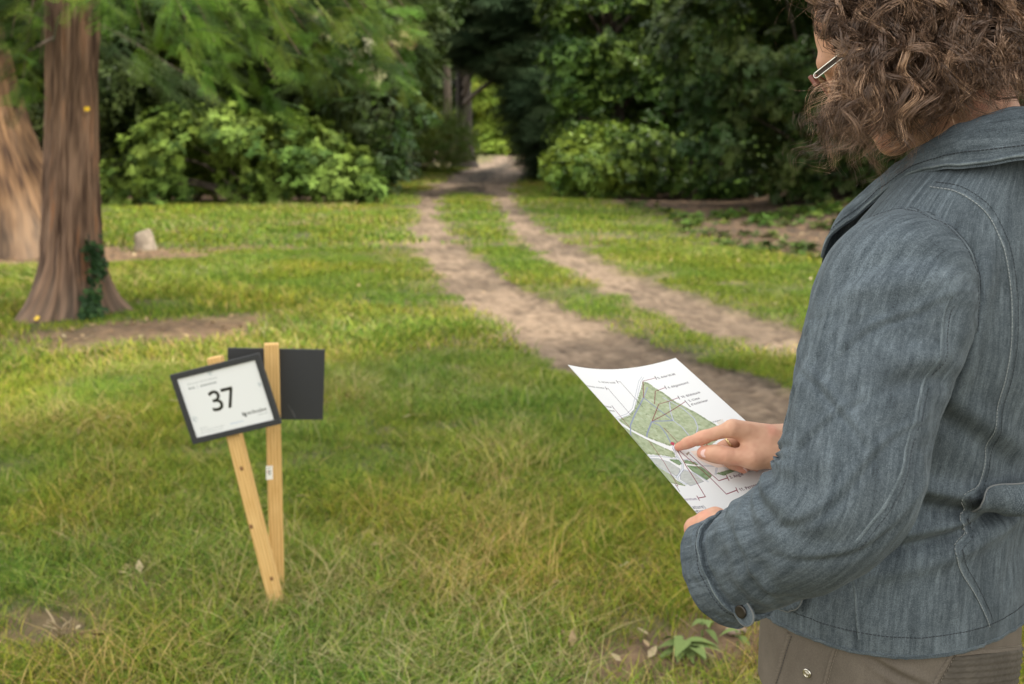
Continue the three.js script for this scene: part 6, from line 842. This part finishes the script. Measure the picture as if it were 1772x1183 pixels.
// ---------------------------------------------------------------- hair: curling locks of strands
{
  const hairG = pgroup('hair'), pos = [], idx = [], col = []; reseed(77);
  const local = (p) => { const d = p.clone().sub(HC); return [d.dot(hR), d.dot(hU), d.dot(hF)]; };
  const CR = 0.080, CU = 0.094, CFz = 0.103, c0 = [0, 0.028, -0.012];
  const strand = (pts, w, base) => {   // fine tapering ribbon
    const o = pos.length / 3, n = pts.length, T = V(), A = V(), R = V(rr(-1, 1), rr(-1, 1), rr(-1, 1));
    for (let i = 0; i < n; i++) {
      T.copy(pts[Math.min(n - 1, i + 1)]).sub(pts[Math.max(0, i - 1)]).normalize(); A.copy(R).cross(T).normalize(); R.addScaledVector(A.clone().cross(T), 0.25);
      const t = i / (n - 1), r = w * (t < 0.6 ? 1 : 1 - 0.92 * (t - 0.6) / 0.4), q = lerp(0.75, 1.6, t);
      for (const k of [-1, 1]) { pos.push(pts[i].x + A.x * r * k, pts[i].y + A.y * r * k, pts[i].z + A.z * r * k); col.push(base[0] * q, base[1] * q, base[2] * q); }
    }
    for (let i = 0; i < n - 1; i++) { const a = o + i * 2; idx.push(a, a + 1, a + 2, a + 1, a + 3, a + 2); }
  };
  const ell = (p, g) => { const [r, u, f] = local(p); return Math.hypot((r - c0[0]) / (CR + g), (u - c0[1]) / (CU + g), (f - c0[2]) / (CFz + g)); };
  const rootAt = () => { for (;;) {
    const z = rr(-0.75, 1), a = rr(0, 6.283), q = Math.sqrt(1 - z * z), n = [q * Math.cos(a), z, q * Math.sin(a)], f = n[2], u = n[1];
    if (f > 0.16 && u < 0.74) continue; if (f > 0.22 && u < -0.1) continue; if (u < -0.45 && f > -0.15) continue;
    return n; } };
  const NL = 900;
  for (let k = 0; k < NL; k++) {
    const temple = k % 5 === 0, nape = k % 5 === 1, n = temple ? [-0.95, rr(-0.2, 0.3), rr(-0.1, 0.26)] : nape ? [rr(-0.85, 0.7), rr(-0.62, -0.1), rr(-0.85, -0.4)] : rootAt(), R0 = HD(c0[0] + n[0] * CR, c0[1] + n[1] * CU, c0[2] + n[2] * CFz), out = V().addScaledVector(hR, n[0]).addScaledVector(hU, n[1]).addScaledVector(hF, n[2]).normalize();
    const frontness = sstep(-0.15, 0.35, n[2]), low = sstep(0.2, -0.5, n[1]) * sstep(-0.75, -0.2, n[2]);
    let len = rr(0.13, 0.19) * (1 + 0.30 * sstep(-0.05, 0.2, n[2]) * sstep(0.8, 0.3, n[1]) - 0.42 * low) + (n[1] > 0.4 ? 0.035 : 0); if (temple) len = rr(0.18, 0.245); if (nape) len = rr(0.14, 0.20);
    const side = n[0] < 0 ? -1 : 1; const N = 30, puff = rr(0.008, 0.040), hr0 = rr(0.008, 0.016), sq = rnd() < 0.6 ? rr(0.25, 0.5) : 1, turns = len / rr(0.050, 0.095), wk = rr(0, 90), ph = rr(0, 6.283), sg = rnd() < 0.5 ? 1 : -1, guide = [];
    const d = out.clone().multiplyScalar(0.55).addScaledVector(hR, side * 0.9 * frontness).addScaledVector(hF, -0.9 * frontness).addScaledVector(dirY, n[1] > 0.3 ? 0.12 : -0.25).addScaledVector(V(rr(-1, 1), rr(-1, 1), rr(-1, 1)), 0.35).normalize(); let p = R0.clone(); const v = d.clone();
    for (let i = 0; i <= N; i++) {
      guide.push(p.clone()); v.addScaledVector(dirY, -0.125).add(V(noise3(i * 0.16, wk, 1), 0.5 * noise3(i * 0.16, wk, 4), noise3(i * 0.16, wk, 8)).multiplyScalar(0.17)).normalize(); if (temple && local(p)[1] < -0.035) v.addScaledVector(hh, 0.08);
      p = p.clone().addScaledVector(v, len / N);
      const e = ell(p, puff * Math.min(1, i / 8)); if (e < 1) { const [r, u, f] = local(p); const s = 1 / Math.max(e, 0.4); p = HD(c0[0] + (r - c0[0]) * s, c0[1] + (u - c0[1]) * s, c0[2] + (f - c0[2]) * s); }
      { const [r, u, f] = local(p), lim = 0.012 + Math.max(0, -0.040 - u) * 3.2 + Math.max(0, u - 0.07) * 0.3; if (f > lim) p.addScaledVector(hF, lim - f); if (u < 0.03 && f > 0.03 && Math.abs(r) < 0.072) p.addScaledVector(hR, side * (0.074 - Math.abs(r))); }
      const q = p.clone().sub(V(NECK.x, p.y, NECK.z)); if (p.y < 1.56 && q.length() < 0.075) { q.setLength(0.075); p.x = NECK.x + q.x; p.z = NECK.z + q.z; }
    }
    const tint = rr(0, 1), warm = tint < 0.55 ? [0.072, 0.044, 0.030] : tint < 0.85 ? [0.142, 0.088, 0.058] : [0.32, 0.205, 0.135], ns = Math.round(rr(17, 30));
    for (let s = 0; s < ns; s++) {
      const oa = rr(0, 6.283), orad = 0.0034 * Math.sqrt(rnd()), frz = rr(0, 1) < 0.11 ? rr(0.003, 0.010) : 0.0018, ls = rr(0.78, 1.04), pts = [], wob = rr(0, 50), hr = hr0 * rr(0.8, 1.2), dphi = rr(-0.25, 0.25);
      for (let i = 0; i <= N; i++) {
        const t = i / N * ls, x = t * N, j = Math.min(N - 1, Math.floor(x)), g = guide[j].clone().lerp(guide[j + 1], x - j), T = guide[j + 1].clone().sub(guide[j]).normalize(), A = V(0.3, 0.2, 0.9).cross(T).normalize(), Bv = V().crossVectors(T, A);
        const a = sg * t * turns * 6.283 + ph + dphi, rad = hr * sstep(0, temple ? 0.7 : 0.25, t), ox = Math.cos(a) * rad + Math.cos(oa) * orad * (1 + t), oy = Math.sin(a) * rad * sq + Math.sin(oa) * orad * (1 + t);
        g.addScaledVector(A, ox + frz * t * noise3(t * 5 + wob, s, 1)).addScaledVector(Bv, oy + frz * t * noise3(t * 5 + wob, s, 9)); pts.push(g);
      }
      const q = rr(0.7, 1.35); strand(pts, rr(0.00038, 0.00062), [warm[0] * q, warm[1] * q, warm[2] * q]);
    }
  }
  // loose single hairs
  for (let k = 0; k < 700; k++) {
    const n = rootAt(), out = V().addScaledVector(hR, n[0]).addScaledVector(hU, n[1]).addScaledVector(hF, n[2]).normalize(); let p = HD(c0[0] + n[0] * CR * 1.3, c0[1] + n[1] * CU * 1.3, c0[2] + n[2] * CFz * 1.3).addScaledVector(dirY, -rr(0, 0.12) * sstep(0.5, -0.2, n[1]));
    const v = out.clone().multiplyScalar(0.8).addScaledVector(V(rr(-1, 1), rr(-1, 0.4), rr(-1, 1)), 0.9).normalize(), pts = [], len = rr(0.04, 0.10), kx = V(rr(-1, 1), rr(-1, 1), rr(-1, 1)).multiplyScalar(0.22);
    for (let i = 0; i <= 14; i++) { pts.push(p.clone()); v.add(kx.clone().cross(v)).addScaledVector(dirY, -0.03).normalize(); p = p.clone().addScaledVector(v, len / 14); }
    strand(pts, 0.0003, [0.16, 0.095, 0.06]);
  }
  const hm = phys({ color: rgb(1, 1, 1), vertexColors: true, roughness: 0.36, specularIntensity: 0.7, side: THREE.DoubleSide });
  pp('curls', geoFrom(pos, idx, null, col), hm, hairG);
  const cap = gridGeo(40, 40, (u, v) => { const th = u * Math.PI * 0.66, ph = v * 2 * Math.PI, n = [Math.sin(th) * Math.cos(ph), Math.cos(th), Math.sin(th) * Math.sin(ph)]; const f = n[2] > 0.45 && n[1] < 0.65 ? 0.9 : 1.035; return HD(c0[0] + n[0] * CR * f, c0[1] + n[1] * CU * f, c0[2] + n[2] * CFz * f); }); pp('hair_roots', cap, std({ color: rgb(0.035, 0.021, 0.014), roughness: 0.8, side: THREE.DoubleSide }), hairG);
}
renderer.render(scene, camera);
